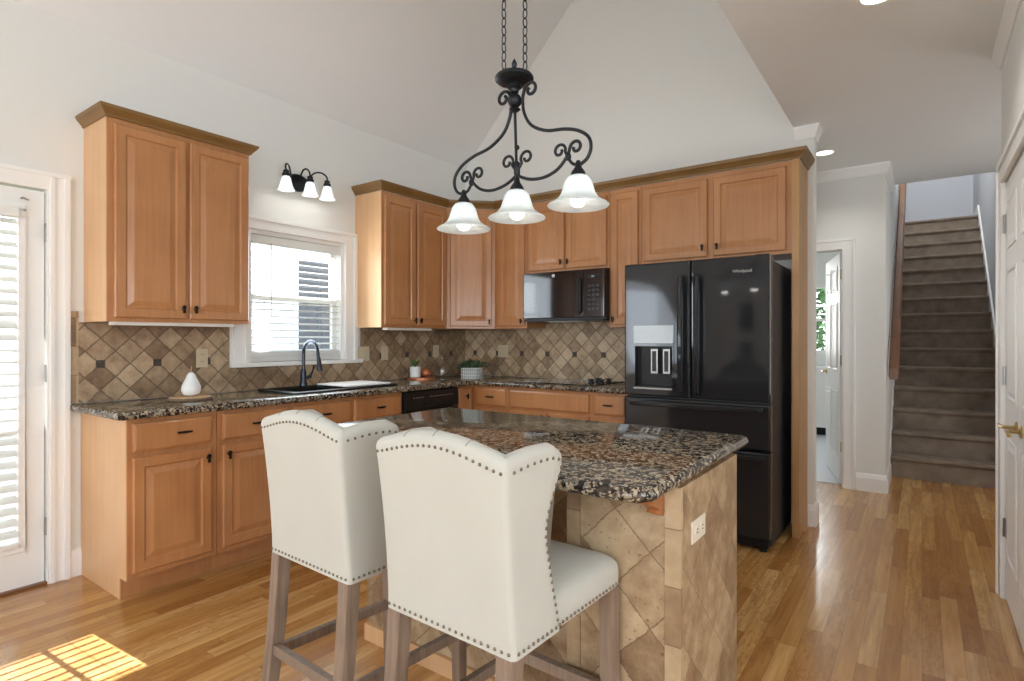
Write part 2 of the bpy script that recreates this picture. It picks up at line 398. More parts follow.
# range wall, gable shaped
zr = zt + (XV - XL) * SL
gab = [(XL, 0), (-.60, 0), (-.60, CEIL), (XV, CEIL), (XV, zr), (XL, zt)]
m = MB().rings([[(x, y, z) for x, z in gab] for y in (YB, YB + T)])
struct('wall_back', m, 'wall_paint', 'white gabled wall behind the upper cabinets and black refrigerator', 'wall')
m = MB().rings([[(x, y, z) for x, z in ((XL, zt), (XV, zr), (XV, zr + .1), (XL, zt + .1))] for y in (-4.1, YB + T)])
struct('ceiling_vault', m, 'ceiling_paint', 'sloping white vaulted ceiling above the window wall', 'ceiling')
struct('wall_vault', MB().box(XV, XV + .1, -4.1, YB + T, CEIL + .1, zr + .1), 'ceiling_paint', 'upright white side of the ceiling vault', 'wall')
m = MB().box(XV, 3.6, -4.1, 6.5, CEIL, CEIL + .1).box(-3.2, XV, YB + T, 6.5, CEIL, CEIL + .1)
struct('ceiling_flat', m, 'ceiling_paint', 'flat white ceiling over walkway and hall', 'ceiling')
m = MB().rings([[(x, y, z) for x, z in ((XL, 0), (3.6, 0), (3.6, CEIL), (XV, CEIL), (XV, zr), (XL, zt))] for y in (-4.22, -4.1)])
wr = struct('wall_rear', m, 'wall_paint', 'white wall behind the camera with wide windows', 'wall')
cut(wr, MB().box(-1.6, 1.8, -4.4, -4.0, .75, 2.35))
for zc_, h_ in ((1.70, .5), (1.08, .28)):
    t = thing('framed_picture', 'dark framed picture on the wall behind the camera, ' + ('the taller upper one' if h_ > .4 else 'the shorter lower one'), 'picture', (-2.69, -4.099, zc_))
    build('picture', MB().box(-.10, .10, .002, .014, -h_ / 2, h_ / 2), 'picture_dark', t)
    m = MB()
    for a_ in ((-.12, -.10, -h_ / 2 - .02, h_ / 2 + .02), (.10, .12, -h_ / 2 - .02, h_ / 2 + .02), (-.10, .10, -h_ / 2 - .02, -h_ / 2), (-.10, .10, h_ / 2, h_ / 2 + .02)): m.box(a_[0], a_[1], .001, .024, a_[2], a_[3])
    build('frame', m, 'black_plastic', t)
wf = struct('wall_family_room', MB().box(3.6, 3.72, -4.1, 3.9, 0, CEIL), 'wall_paint', 'white wall of the adjoining room', 'wall')
cut(wf, MB().box(3.5, 3.8, -2.5, .5, .75, 2.3))
# hall walls
m = MB().box(-3.2, -1.36, 5.64, 5.76, 0, CEIL).box(-1.36, -.55, 5.64, 5.76, 2.05, CEIL).box(-.55, -.245, 5.64, 5.76, 0, CEIL)
m.box(-.365, -.245, 5.76, 11.3, 0, 5.6)
struct('wall_hall', m, 'wall_paint', 'white hall wall with door opening beside the staircase', 'wall')
struct('wall_hall_end', MB().box(-3.32, -3.2, YB + T, 9.1, 0, CEIL), 'wall_paint', 'white wall at the far left end of the hall', 'wall')
m = MB().box(.642, .76, 6.42, 11.3, 0, 5.6).box(.74, 1.9, 6.42, 6.54, 0, 2.74).box(1.78, 1.9, 3.9, 6.42, 0, CEIL)
struct('wall_stair', m, 'grey_blue_wall', 'pale grey wall on the right of the carpeted stairs', 'wall')
struct('wall_stair_end', MB().box(-.365, .74, 11.3, 11.42, 0, 5.6), 'grey_blue_wall', 'pale wall above the top of the stairs', 'wall')
struct('ceiling_stair', MB().box(-.365, .74, 6.5, 11.42, 5.6, 5.7).box(-.365, .74, 6.4, 6.5, CEIL + .1, 5.7), 'ceiling_paint', 'ceiling high above the stairs', 'ceiling')
# wall on the right with the panelled doors
RY0, RY1 = 2.72, 3.69
m = MB().box(.33, .45, 2.0, RY0, 0, CEIL).box(.33, .45, RY0, RY1, 2.05, CEIL).box(.33, .45, RY1, 3.83, 0, CEIL).box(.45, 3.6, 3.71, 3.83, 0, CEIL).box(.45, 3.6, 2.0, 2.12, 0, CEIL)
struct('wall_right', m, 'wall_paint', 'white wall with narrow panelled doors at the right edge', 'wall')
# back room
m = MB().box(-3.2, -1.95, 9, 9.12, 0, CEIL).box(-1.05, -.365, 9, 9.12, 0, CEIL).box(-1.95, -1.05, 9, 9.12, 0, 1.07).box(-1.95, -1.05, 9, 9.12, 2.04, CEIL)
struct('wall_back_room', m, 'wall_paint', 'white wall of the far room with a garden window', 'wall')
struct('ceiling_back_room', MB().box(-3.2, -.365, 5.76, 9.12, CEIL, CEIL + .1), 'ceiling_paint', 'ceiling of the far room', 'ceiling')
t = thing('window_3', 'small white window of the far room with green leaves outside', 'window', (-1.5, 9.05, 1.07), kind='structure')
m = MB()
for x0, x1, z0, z1 in ((-.45, -.40, 0, .97), (.40, .45, 0, .97), (-.40, .40, 0, .05), (-.40, .40, .92, .97), (-.40, .40, .46, .50), (-.015, .015, .05, .92)): m.box(x0, x1, -.02, .02, z0, z1)
build('window_frame', m, 'white_trim', t); build('pane', MB().box(-.4, .4, .003, .007, .05, .92), 'clear_glass', t)
# vanity under the far window
t = thing('low_cabinet', 'low white cabinet on dark plinth in the far room', 'cabinet', (-1.5, 8.74, .004))
build('body', MB().box(-.8, .6, -.2, .25, .1, .9), 'white_trim', t, bevel=.004); build('plinth', MB().box(-.78, .58, -.15, .25, 0, .1), 'black_plastic', t)

# mouldings
crown = [(0, 0), (0, -.085), (.008, -.085), (.012, -.072), (.018, -.055), (.028, -.028), (.034, -.016), (.036, 0)]
def crown_at(z): return [(o, z + dz) for o, dz in crown]
m = MB(); sweep(m, [(XV, YB), (-.60, YB), (-.60, YB + T), (-3.2, YB + T)], crown_at(CEIL)); struct('trim_1', m, 'white_trim', 'white crown moulding around the end of the range wall', 'trim')
m = MB(); sweep(m, [(-3.2, 5.64), (-.245, 5.64), (-.245, 6.5)], crown_at(CEIL)); struct('trim_2', m, 'white_trim', 'white crown moulding on the hall wall corner', 'trim')
m = MB(); sweep(m, [(.57, 3.83), (.33, 3.83), (.33, 2.0)], [(o, z) for o, z in crown_at(CEIL)]); struct('trim_3', m, 'white_trim', 'white crown moulding over the right-hand doors', 'trim')
basep = [(0, 0), (.016, 0), (.016, .11), (.012, .125), (.009, .14), (0, .148)]
def baseboard(name, path, label):
    m = MB(); sweep(m, path, basep); return struct(name, m, 'white_trim', label, 'baseboard')
baseboard('baseboard_back', [(-.636, YB), (-.60, YB), (-.60, YB + T), (-1.2, YB + T)], 'white baseboard at the end of the range wall')
baseboard('baseboard_hall', [(-.455, 5.64), (-.245, 5.64), (-.245, 6.33)], 'white baseboard at the hall wall corner')
baseboard('baseboard_right', [(.70, 3.83), (.33, 3.83), (.33, 3.785)], 'white baseboard ending the right-hand wall')
baseboard('baseboard_left', [(XL, 1.10), (XL, 1.149)][::-1] and [(XL, 1.149), (XL, 1.10)][::-1], 'short white baseboard between the glass door and the cabinets')
def casing(name, pts, side_vec, label, width=.09, d=.02, inner=0):
    """flat casing legs and head: pts in wall plane given as boxes"""
    m = MB()
    for b in pts: m.box(*b)
    return struct(name, m, 'white_trim', label, 'trim', bevel=.004)
# glass door casing (window wall): fluted legs
m = MB()
for y0 in (DY1 + .0, DY0 - .10):
    m.box(XL, XL + .016, y0, y0 + .10, 0, DZ + .09)
    m.box(XL + .016, XL + .024, y0 + .012, y0 + .030, 0, DZ + .0695); m.box(XL + .016, XL + .026, y0 + .072, y0 + .094, 0, DZ + .0695)
m.box(XL, XL + .016, DY0, DY1, DZ, DZ + .09); m.box(XL + .016, XL + .026, DY0 - .1, DY1 + .1, DZ + .07, DZ + .09)
struct('trim_4', m, 'white_trim', 'white fluted casing around the glass door', 'trim')
# kitchen window casing, head and sill
m = MB()
m.box(XL, XL + .016, WY0 - .10, WY0, WZ0, WZ1 + .09); m.box(XL, XL + .016, WY1, WY1 + .115, WZ0, WZ1 + .09); m.box(XL, XL + .016, WY0 + .0005, WY1 - .0005, WZ1, WZ1 + .09)
m.box(XL + .016, XL + .026, WY0 - .10, WY0 - .075, WZ0, WZ1 + .0645); m.box(XL + .016, XL + .026, WY1 + .085, WY1 + .115, WZ0, WZ1 + .0645)
m.box(XL + .016, XL + .024, WY0 - .02, WY0 - .001, WZ0, WZ1 + .019); m.box(XL + .016, XL + .024, WY1 + .001, WY1 + .02, WZ0, WZ1 + .019)
m.box(XL + .016, XL + .026, WY0 - .1, WY1 + .115, WZ1 + .065, WZ1 + .09); m.box(XL + .016, XL + .022, WY0, WY1, WZ1, WZ1 + .02)
struct('trim_5', m, 'white_trim', 'white casing around the kitchen window', 'trim')
t = thing('window_1', 'white sash window above the kitchen sink', 'window', (XL, (WY0 + WY1) / 2, WZ0), kind='structure')
hw = (WY1 - WY0) / 2
build('window_sill', MB().box(-.1, .045, -hw - .125, hw + .16, -.03, 0), 'white_trim', t, bevel=.005)
m = MB(); m.box(-.10, -.001, -hw + .001, -hw + .03, .001, .914).box(-.10, -.001, hw - .03, hw - .001, .001, .914).box(-.10, 0, -hw + .0305, hw - .0305, .885, .914).box(-.10, -.04, -hw + .0305, hw - .0305, .001, .04)
build('window_frame', m, 'white_trim', t)
m = MB()
for z0, z1, x0 in ((.04, .47, -.085), (.44, .885, -.1)):
    m.box(x0, x0 + .03, -hw + .03, -hw + .07, z0, z1).box(x0, x0 + .03, hw - .07, hw - .03, z0, z1).box(x0, x0 + .03, -hw + .07, hw - .07, z0, z0 + .04).box(x0, x0 + .03, -hw + .07, hw - .07, z1 - .035, z1)
build('sash', m, 'white_trim', t)
build('pane', MB().box(-.073, -.070, -hw + .06, hw - .06, .07, .87), 'clear_glass', t)
def blind(name, label, loc, half, z0, z1, pitch, sw, tilt, wand=True):
    t = thing(name, label, 'blind', loc)
    build('headrail', MB().box(-.025, .03, -half, half, z1 - .055, z1), 'blind_slat', t, bevel=.003)
    m = MB(); z = z1 - .075
    ca, sa = math.cos(tilt), math.sin(tilt)
    while z > z0 + .03:
        q = [(-sw / 2, 0), (-sw / 4, .0022), (0, .003), (sw / 4, .0022), (sw / 2, 0)]
        top = [(a * ca - b * sa, z + a * sa + b * ca) for a, b in q]; bot = [(a * ca - (b - .0025) * sa, z + a * sa + (b - .0025) * ca) for a, b in q]
        loop = top + bot[::-1]
        m.rings([[(a, yy, c) for a, c in loop] for yy in (-half + .004, half - .004)]); z -= pitch
    build('slats', m, 'blind_slat', t)
    build('bottom_rail', MB().box(-.02, .02, -half + .002, half - .002, z0, z0 + .02), 'blind_slat', t, bevel=.003)
    for yy in (-half * .75, half * .75): build('ladder_cord', MB().box(sw / 2 + .001, sw / 2 + .003, yy - .002, yy + .002, z0 + .01, z1 - .05), 'white_trim', t)
    if wand: build('wand', MB().tube([(.035, -half + .14, z1 - .05), (.036, -half + .14, z1 - .56)], .0035), 'nickel', t)
    return t
blind('window_blind', 'white horizontal slat blind half open above the sink', (XL - .027, 2.49, 0), .366, WZ0 + .045, WZ1 - .035, .0485, .048, math.radians(-12))

# exterior glass door
t = thing('door_1', 'white glass door with slat blind at the left edge', 'door', (XL - .02, DY1, 0), kind='structure')
g0, g1, gz0, gz1 = -.77, -.115, .22, 1.94
dm = build('door_leaf', MB().box(-.045, 0, -.91, -.005, .012, 2.05), 'white_door', t)
cut(dm, MB().box(-.1, .1, g0, g1, gz0, gz1))
m = MB()
for (y0, y1, z0, z1) in ((g0 - .03, g1 + .03, gz0 - .03, gz0), (g0 - .03, g1 + .03, gz1, gz1 + .03), (g0 - .03, g0, gz0, gz1), (g1, g1 + .03, gz0, gz1)): m.box(0, .014, y0, y1, z0, z1)
build('glazing_bead', m, 'white_trim', t, bevel=.004)
build('pane', MB().box(-.026, -.022, g0, g1, gz0, gz1), 'clear_glass', t)
m = MB()
for yy in (-.288, -.53): m.box(-.034, -.028, yy - .011, yy + .011, gz0, gz1)
for k in range(1, 3): zz = gz0 + (gz1 - gz0) * k / 3; m.box(-.034, -.028, g0, g1, zz - .011, zz + .011)
build('muntin', m, 'white_trim', t)
for z in (.30, 1.10, 1.84):
    m = MB().tube([(.014, .0, z - .045), (.014, .0, z + .045)], .007).box(.002, .014, -.004, .004, z - .045, z + .045)
    build('hinge', m, 'nickel', t)
build('blind_hook', MB().tube([(.0, -.10, 2.0), (.03, -.10, 2.0), (.03, -.075, 1.99)], .004), 'nickel', t)
blind('door_blind', 'white slat blind hung on the glass door', (XL - .002, DY1 + (g0 + g1) / 2, 0), .325, gz0 + .005, gz1 + .01, .0585, .05, math.radians(-35), wand=False)
struct('trim_6', MB().box(XL - T, XL + .01, DY0, DY1, 0, .012), 'rail_wood', 'wooden threshold under the glass door', 'trim')

# neighbouring house, unseen sun blockers added for the floor patch, garden
t = thing('neighbour_house', 'white house next door seen through the window blind', 'house', (-8.4, 6.5, -.4))
m = MB()
for k in range(44): m.rings([[(x, y, z) for x, z in ((-.2, k * .15), (.03, k * .15), (.005, k * .15 + .15), (-.2, k * .15 + .15))] for y in (-4.6, 6)])
build('siding', m, 'siding', t)
f = build('window_frame', MB().box(.0, .06, -1.0, -.2, 1.35, 3.05), 'white_trim', t)
build('pane', MB().box(.06, .07, -.93, -.27, 1.42, 2.98), 'dark_window', t)
struct('ground', MB().box(-30, XL - T, -20, 25, -.6, -.4).box(-14, 5, 9.13, 25, -.6, -.4), 'lawn', 'grass outside the house', 'ground')
tag(build('sun_blocker_low', MB().box(-4.42, -4.38, -.6, 1.7, -.4, 1.46), 'siding'), 'unseen white panel added outside to trim the sun patch', 'screen')  # added out of view to cut the sun patch's near edge
tag(build('sun_blocker_high', MB().box(-5.13, XL - T - .01, -.8, 1.75, 2.66, 2.74), 'white_trim'), 'unseen white slab added outside to trim the sun patch', 'roof')  # added out of view to cut the sun patch's far edge
bm_ = MB(); random.seed(3)
def leafball(m, c, R, n, s, sq=1):
    for _ in range(n):
        d = Vector((random.gauss(0, 1), random.gauss(0, 1), random.gauss(0, 1))).normalized() * R * random.uniform(.45, 1)
        d.z *= sq; p = Vector(c) + d
        a = Vector((random.gauss(0, 1), random.gauss(0, 1), random.gauss(0, .6))).normalized(); b = a.cross(Vector((random.random(), random.random(), 1))).normalized()
        L = s * random.uniform(.6, 1.2); w2 = L * .28
        m.add([tuple(p), tuple(p + a * L * .5 + b * w2), tuple(p + a * L), tuple(p + a * L * .5 - b * w2)], [(0, 1, 2, 3)])
t = thing('garden_tree', 'leafy green tree outside the far room window', 'tree', (-2.15, 13.6, -.4))
leafball(bm_, (0, 0, 2.2), 1.7, 2600, .22); build('foliage', bm_, 'leaf', t); build('trunk', MB().tube([(0, 0, 0), (.05, 0, 1.2), (0, 0, 2.4)], [.14, .11, .05], 10), 'bark', t)

# ------------------------------------------------------------------ hall door and right-hand doors
def panel_rings(m, x0, x1, z0, z1, yb, prof, sgn=-1):
    """nested rectangles in the XZ plane, prof = (inset, depth out of yb) towards sgn*y"""
    m.rings([[(x0 + i, yb + sgn * d, z0 + i), (x1 - i, yb + sgn * d, z0 + i), (x1 - i, yb + sgn * d, z1 - i), (x0 + i, yb + sgn * d, z1 - i)] for i, d in prof])
def six_panel(m, wd, h, t, cols=2):
    m.box(0, wd, -t / 2, t / 2, 0, h)
    st = .1 if wd > .6 else .085; cw = (wd - st * (cols + 1)) / cols
    for c in range(cols):
        x0 = st + c * (cw + st)
        for z0, z1 in ((.22, .80), (.98, 1.60), (1.70, 1.93)):
            for sg in (-1, 1):
                panel_rings(m, x0, x0 + cw, z0, z1, sg * t / 2, [(0, -.001), (0, .004), (.012, .006), (.02, .001), (.03, .001), (.045, .006)], sg)
def lever(parent, x, z, y, sg, dirx, mat):
    h = build('handle', MB().lathe([(.026, 0), (.026, .006), (.018, .010)], mat=Matrix.Translation((x, y, z)) @ Matrix.Rotation(PI / 2 * (1 if sg < 0 else -1), 4, 'X'))
              .tube([(x, y, z), (x, y + sg * .045, z), (x + dirx * .03, y + sg * .052, z), (x + dirx * .11, y + sg * .05, z - .004)], .008), mat, parent, smooth=True)
    return h
ang = math.atan2(6.569 - 5.73, -.783 + .565)
t = thing('door_2', 'white panelled door standing open into the far room', 'door', (-.572, 5.77, .01), ang, kind='structure')
m = MB(); six_panel(m, .80, 2.03, .035); build('door_leaf', m, 'white_door', t, bevel=0)
for z in (.32, 1.08, 1.84): build('hinge', MB().tube([(-.008, -.02, z - .045), (-.008, -.02, z + .045)], .007).box(-.006, .004, -.016, .012, z - .045, z + .045), 'brass', t)
lever(t, .73, .95, .018, 1, -1, 'brass')
m = MB(); yy = 5.64
m.box(-.55, -.46, yy - .018, yy, 0, 2.14).box(-1.45, -1.36, yy - .018, yy, 0, 2.14).box(-1.36, -.55, yy - .018, yy, 2.05, 2.14)
m.box(-.482, -.46, yy - .024, yy - .018, 0, 2.14).box(-1.45, -.482, yy - .024, yy - .018, 2.118, 2.14).box(-.562, -.55, yy, yy + .12, 0, 2.05).box(-1.36, -1.348, yy, yy + .12, 0, 2.05)
struct('trim_7', m, 'white_trim', 'white casing around the hall doorway', 'trim', bevel=.003)
for i, (y, dirn, lab) in enumerate(((RY1 - .004, -1, 'narrow white panelled door at the right edge with satin lever'), (RY0 + .004, 1, 'second narrow white panelled door beyond the right edge'))):
    t = thing('door_%d' % (3 + i), lab, 'door', (.352, y, .01), -PI / 2 if i == 0 else PI / 2, kind='structure')
    sg = -1 if i == 0 else 1
    m = MB(); six_panel(m, .478, 2.03, .035, 1); build('door_leaf', m, 'white_door', t)
    for z in (.345, 1.09, 1.835): build('hinge', MB().tube([(-.002, sg * .022, z - .045), (-.002, sg * .022, z + .045)], .007).box(-.03, -.003, sg * .026 - .004, sg * .026 + .002, z - .045, z + .045).box(-.001, .028, sg * .02 - .002, sg * .02 + .001, z - .045, z + .045), 'nickel', t)
    lever(t, .41, .885, sg * .018, sg, -1, 'brass')
m = MB()
m.box(.312, .33, RY1, RY1 + .09, 0, 2.14).box(.312, .33, RY0 - .09, RY0, 0, 2.14).box(.312, .33, RY0, RY1, 2.05, 2.14)
m.box(.302, .312, RY1 + .06, RY1 + .09, 0, 2.14).box(.302, .312, RY0 - .09, RY1 + .09, 2.115, 2.14)
struct('trim_8', m, 'white_trim', 'white casing around the narrow doors on the right', 'trim', bevel=.003)

# ------------------------------------------------------------------ staircase
t = thing('staircase', 'grey-brown carpeted staircase rising between white walls', 'stairs', (.195, 6.36, 0), kind='structure')
m = MB(); NS = 15; RI, TD = .197, .254; hx = .442
prof = [(0, 0)]
for i in range(NS):
    y = i * TD; z = i * RI
    prof += [(y, z + RI - .045), (y - .018, z + RI - .035), (y - .026, z + RI - .018), (y - .020, z + RI - .004), (y - .005, z + RI), (y + TD, z + RI)]
prof[-1] = (4.93, NS * RI); prof += [(4.93, NS * RI - .3), (TD, -.0)]
m.rings([[(x, y, z) for y, z in prof] for x in (-hx, hx - .025)]); build('carpet', m, 'carpet', t, smooth=True, angle=50)
m = MB(); sk = [(-.03, 0), (-.03, .26), (NS * TD - .1, NS * RI + .16), (4.93, NS * RI + .16), (4.93, NS * RI - .35), (.4, 0)]
m.rings([[(x, y, z) for y, z in sk] for x in (hx - .022, hx - .002)]); build('skirt_board', m, 'white_trim', t)
m = MB(); m.rings([[(x, y, z) for y, z in sk] for x in (-hx + .002, -hx + .01)]); build('skirt_board', m, 'white_trim', t)
t = thing('handrail', 'brown wooden handrail on the left wall of the stairs', 'handrail', (-.245, 5.8, 0))
sec = [(-.03, -.05), (.03, -.05), (.036, -.02), (.036, .03), (.02, .05), (-.02, .05), (-.036, .03), (-.036, -.02)]
R0 = .985; sl = .76
m = MB(); m.rings([[(.05 + a, y, R0 + sl * y + b) for a, b in sec] for y in (0, 5.2)])
build('rail', m, 'rail_wood', t, bevel=.004)
for y in (.55, 1.7, 3.0, 4.3): build('bracket', MB().tube([(.002, y, R0 + sl * y - .1), (.05, y, R0 + sl * y - .1), (.05, y, R0 + sl * y - .04)], .007), 'brass', t)

# ------------------------------------------------------------------ cabinets
FRAME = .055
DOORP = [(0, 0), (0, .014), (.006, .020), (FRAME - .006, .020), (FRAME, .012), (FRAME + .006, .0115), (FRAME + .034, .019), (FRAME + .04, .0195)]
DRAWP = [(0, 0), (0, .012), (.003, .016), (.014, .020)]
def pull(parent, x, z, yf, vertical):
    if vertical: m = MB().tube([(x, yf, z), (x, yf - .022, z)], .005).box(x - .006, x + .006, yf - .030, yf - .020, z - .022, z + .022).box(x - .011, x + .011, yf - .028, yf - .021, z + .006, z + .015)
    else: m = MB().tube([(x - .02, yf, z), (x - .02, yf - .02, z)], .0045).tube([(x + .02, yf, z), (x + .02, yf - .02, z)], .0045).tube([(x - .036, yf - .023, z), (x, yf - .026, z), (x + .036, yf - .023, z)], [.005, .007, .005])
    return build('handle', m, 'bronze_black', parent)
def cabinet(name, label, group, loc, rz, wd, z0, z1, dep, fronts, toe=False, extra=None, body_mat='maple', sidep=0):
    """local x along the wall, local -y out of the wall"""
    t = thing(name, label, 'cabinet', (loc[0], loc[1], z0), rz, group)
    h = z1 - z0
    m = MB()
    if toe: m.rings([[(x, y, z) for y, z in ((0, 0), (-dep + .075, 0), (-dep + .075, .105), (-dep, .105), (-dep, h), (0, h))] for x in (.001, wd - .001)])
    else: m.box(.001, wd - .001, -dep, 0, 0, h)
    build('body', m, body_mat, t)
    for k in fronts:
        kind, x0, x1, a, b = k[:5]; a -= z0; b -= z0
        m = MB(); panel_rings(m, x0, x1, a, b, -dep - .001, DOORP if kind == 'door' and x1 - x0 > .2 and b - a > .2 else ([(i * .6, d) for i, d in DOORP] if kind == 'door' else DRAWP))
        d = build('door' if kind == 'door' else 'drawer', m, 'maple', t)
        if len(k) > 5 and k[5] is not None:
            hx_, hz = k[5]; pull(d, hx_, hz - z0, -dep - .02, kind == 'door')
    if extra: extra(t, h)
    return t
LW = XL + .003; BW = YB - .003
UB, UT = 1.372, 2.437
UD = .305; g_up = 'wall cabinets along the range wall'
def side_skin(x0, x1, dep, toe=False):
    def f(t, h):
        m = MB()
        if toe: m.rings([[(x, y, z) for y, z in ((0, 0), (-dep + .075, 0), (-dep + .075, .105), (-dep + .002, .105), (-dep + .002, h), (0, h))] for x in (x0, x1)])
        else: m.box(x0, x1, -dep + .002, 0, 0, h)
        tag(build('side_panel', m, 'maple_side', t), 'pale golden side panel')
    return f
# upper cabinet left of the window
def up1(t, h):
    side_skin(-.003, .002, UD)(t, h)
    m = MB(); sweep(m, [(0, 0), (0, -UD - .004), (.765, -UD - .004), (.765, 0)], [(o * 1.0 - .0, h + z) for o, z in ((0, -.008), (.010, -.008), (.014, .002), (.024, .014), (.038, .030), (.044, .046), (0, .046))])
    # sweep's outward side is on the right of the path; the reversed path runs left
    build('crown_molding', m, 'crown_wood', t)
    tag(build('light_strip', MB().box(.04, .68, -UD + .02, -UD + .09, -.018, 0), 'white_plastic', t), 'white strip light under the cabinet')
cabinet('upper_cabinet', 'two-door maple upper cabinet hanging alone left of the window', None, (LW, 1.165), PI / 2, .765, UB, UT, UD,
        [('door', .03, .385, UB + .02, UT - .035, (.362, UB + .075)), ('door', .405, .755, UB + .02, UT - .035, (.428, UB + .075))], extra=up1)
cabinet('upper_cabinet', 'two-door maple upper cabinet right of the window', g_up, (LW, 3.006), PI / 2, .745, UB, UT, UD,
        [('door', .02, .355, UB + .02, UT - .035, (.335, UB + .06)), ('door', .375, .725, UB + .02, UT - .035, (.397, UB + .06))], extra=side_skin(-.003, .002, UD))
# diagonal corner cabinet
xa, ya, xb, yb_ = XL + .003 + UD, 3.753, XL + .612, YB - .003 - UD
t = thing('corner_cabinet', 'diagonal maple corner cabinet between the wall cabinets', 'cabinet', (xa, ya, UB), 0, g_up)
poly = [(0, 0), (xb - xa, yb_ - ya), (xb - xa, BW - ya), (LW - xa, BW - ya), (LW - xa, 0)]
build('body', MB().rings([[(x, y, z) for x, y in poly] for z in (0, UT - UB)]), 'maple', t)
Ld = math.hypot(xb - xa, yb_ - ya); an = math.atan2(yb_ - ya, xb - xa)
m = MB(); panel_rings(m, .03, Ld - .03, .02, UT - UB - .035, -.001, DOORP)
d = build('door', m, 'maple', t); d.rotation_euler = (0, 0, an); pull(d, Ld - .055, .06, -.02, True)
cabinet('upper_cabinet', 'tall narrow maple wall cabinet left of the microwave', g_up, (-3.106, BW), 0, .348, UB, UT, UD, [('door', .045, .328, UB + .02, UT - .035, (.308, UB + .06))])
cabinet('upper_cabinet', 'short two-door maple cabinet above the black microwave', g_up, (-2.757, BW), 0, .777, 1.835, UT, UD,
        [('door', .02, .375, 1.855, UT - .035, (.352, 1.91)), ('door', .395, .757, 1.855, UT - .035, (.418, 1.91))])
cabinet('upper_cabinet', 'tall narrow maple wall cabinet between microwave and refrigerator', g_up, (-1.979, BW), 0, .262, UB, UT, UD, [('door', .02, .242, UB + .02, UT - .035, (.042, UB + .06))])
cabinet('upper_cabinet', 'wide two-door maple cabinet above the black refrigerator', g_up, (-1.716, BW), 0, 1.034, 1.835, UT, UD,
        [('door', .025, .495, 1.858, UT - .035, (.465, 1.92)), ('door', .535, 1.0, 1.858, UT - .035, (.565, 1.92))])
tag(build('end_panel', MB().box(-.681, -.638, YB - .33, YB - .003, 0, UT), 'panel_maple', bevel=.002), 'tall light maple end panel right of the refrigerator', 'panel')
m = MB(); cp = [(0, -.012), (.010, -.012), (.014, .0), (.026, .016), (.040, .032), (.046, .052), (0, .052)]
sweep(m, [(LW, 3.003), (xa + .004, 3.003), (xa + .004, ya), (xb, yb_ - .004), (-.637, yb_ - .004), (-.637, BW)], [(o, UT + .002 + z + .012) for o, z in cp])
tag(build('crown_molding', m, 'crown_wood'), 'olive-brown crown moulding along the tops of the range wall cabinets', 'molding')
tag(build('light_strip', MB().box(LW + .21, LW + .27, 3.10, 3.60, UB - .020, UB - .001), 'white_plastic'), 'thin white strip light under the cabinet right of the window', 'light')

# base cabinets
BD, BT = .59, .888
g_b = 'base cabinets of the window run'; g_r = 'base cabinets under the range wall'
DR0, DR1 = .725, .868; BD0, BD1 = .135, .70
cabinet('base_cabinet', 'leftmost maple base cabinet under the pear with pale side panel', g_b, (LW, 1.152), PI / 2, .433, 0, BT, BD,
        [('drawer', .02, .40, DR0, DR1, (.25, .80)), ('door', .02, .40, BD0, BD1, (.372, .645))], toe=True, extra=side_skin(-.004, .002, BD, True))
cabinet('base_cabinet', 'maple base cabinet partly behind the rear stool', g_b, (LW, 1.586), PI / 2, .443, 0, BT, BD,
        [('drawer', .025, .42, DR0, DR1, (.22, .80)), ('door', .025, .42, BD0, BD1, (.052, .645))], toe=True)
sb_ = cabinet('sink_base_cabinet', 'wide maple sink cabinet with two false drawer fronts', g_b, (LW, 2.03), PI / 2, .918, 0, BT, BD,
        [('drawer', .02, .445, DR0, DR1, (.235, .80)), ('drawer', .475, .90, DR0, DR1, (.69, .80)), ('door', .02, .445, BD0, BD1, (.42, .645)), ('door', .475, .90, BD0, BD1, (.50, .645))], toe=True)
cabinet('corner_base_cabinet', 'narrow maple corner door beside the dishwasher', g_b, (LW, 3.56), PI / 2, .802, 0, BT, BD,
        [('door', .012, .182, BD0, DR1, (.10, .80))], toe=True)
x0 = LW + BD + .002
cabinet('base_cabinet', 'small maple drawer cabinet in the corner behind the greenery basket', g_r, (x0, BW), 0, -2.75 - x0, 0, BT, BD,
        [('drawer', .045, -2.75 - x0 - .02, DR0, DR1, ((-2.75 - x0) / 2 + .02, .80)), ('door', .045, -2.75 - x0 - .02, BD0, BD1, (-2.75 - x0 - .045, .645))], toe=True)
cabinet('cooktop_base_cabinet', 'wide maple cabinet with long false front beneath the cooktop', g_r, (-2.749, BW), 0, .766, 0, BT, BD,
        [('drawer', .025, .745, DR0, DR1, None), ('door', .025, .375, BD0, BD1, (.35, .665)), ('door', .395, .745, BD0, BD1, (.42, .665))], toe=True)
cabinet('base_cabinet', 'small maple drawer cabinet against the refrigerator', g_r, (-1.982, BW), 0, .282, 0, BT, BD,
        [('drawer', .025, .265, DR0, DR1, (.145, .80)), ('door', .025, .265, BD0, BD1, (.05, .645))], toe=True)
# dishwasher
t = thing('dishwasher', 'black dishwasher under the counter near the corner', 'dishwasher', (LW, 2.951, 0), PI / 2)
build('body', MB().box(.003, .603, -.56, 0, .1, .885), 'black_side', t)
build('toe_panel', MB().box(.003, .603, -.53, -.5, 0, .1), 'black_plastic', t)
build('door', MB().box(.006, .600, -.612, -.561, .11, .735), 'black_gloss', t, bevel=.004)
cp_ = build('control_panel', MB().box(.006, .600, -.618, -.561, .742, .882), 'black_plastic', t, bevel=.005)
build('handle', MB().box(.20, .41, -.632, -.619, .765, .795), 'black_plastic', t, bevel=.004)
for k in [.09 + .03 * i for i in range(4)] + [.27 + .03 * i for i in range(9)]: build('button', MB().box(k, k + .018, -.620, -.618, .83, .838), 'nickel', cp_)

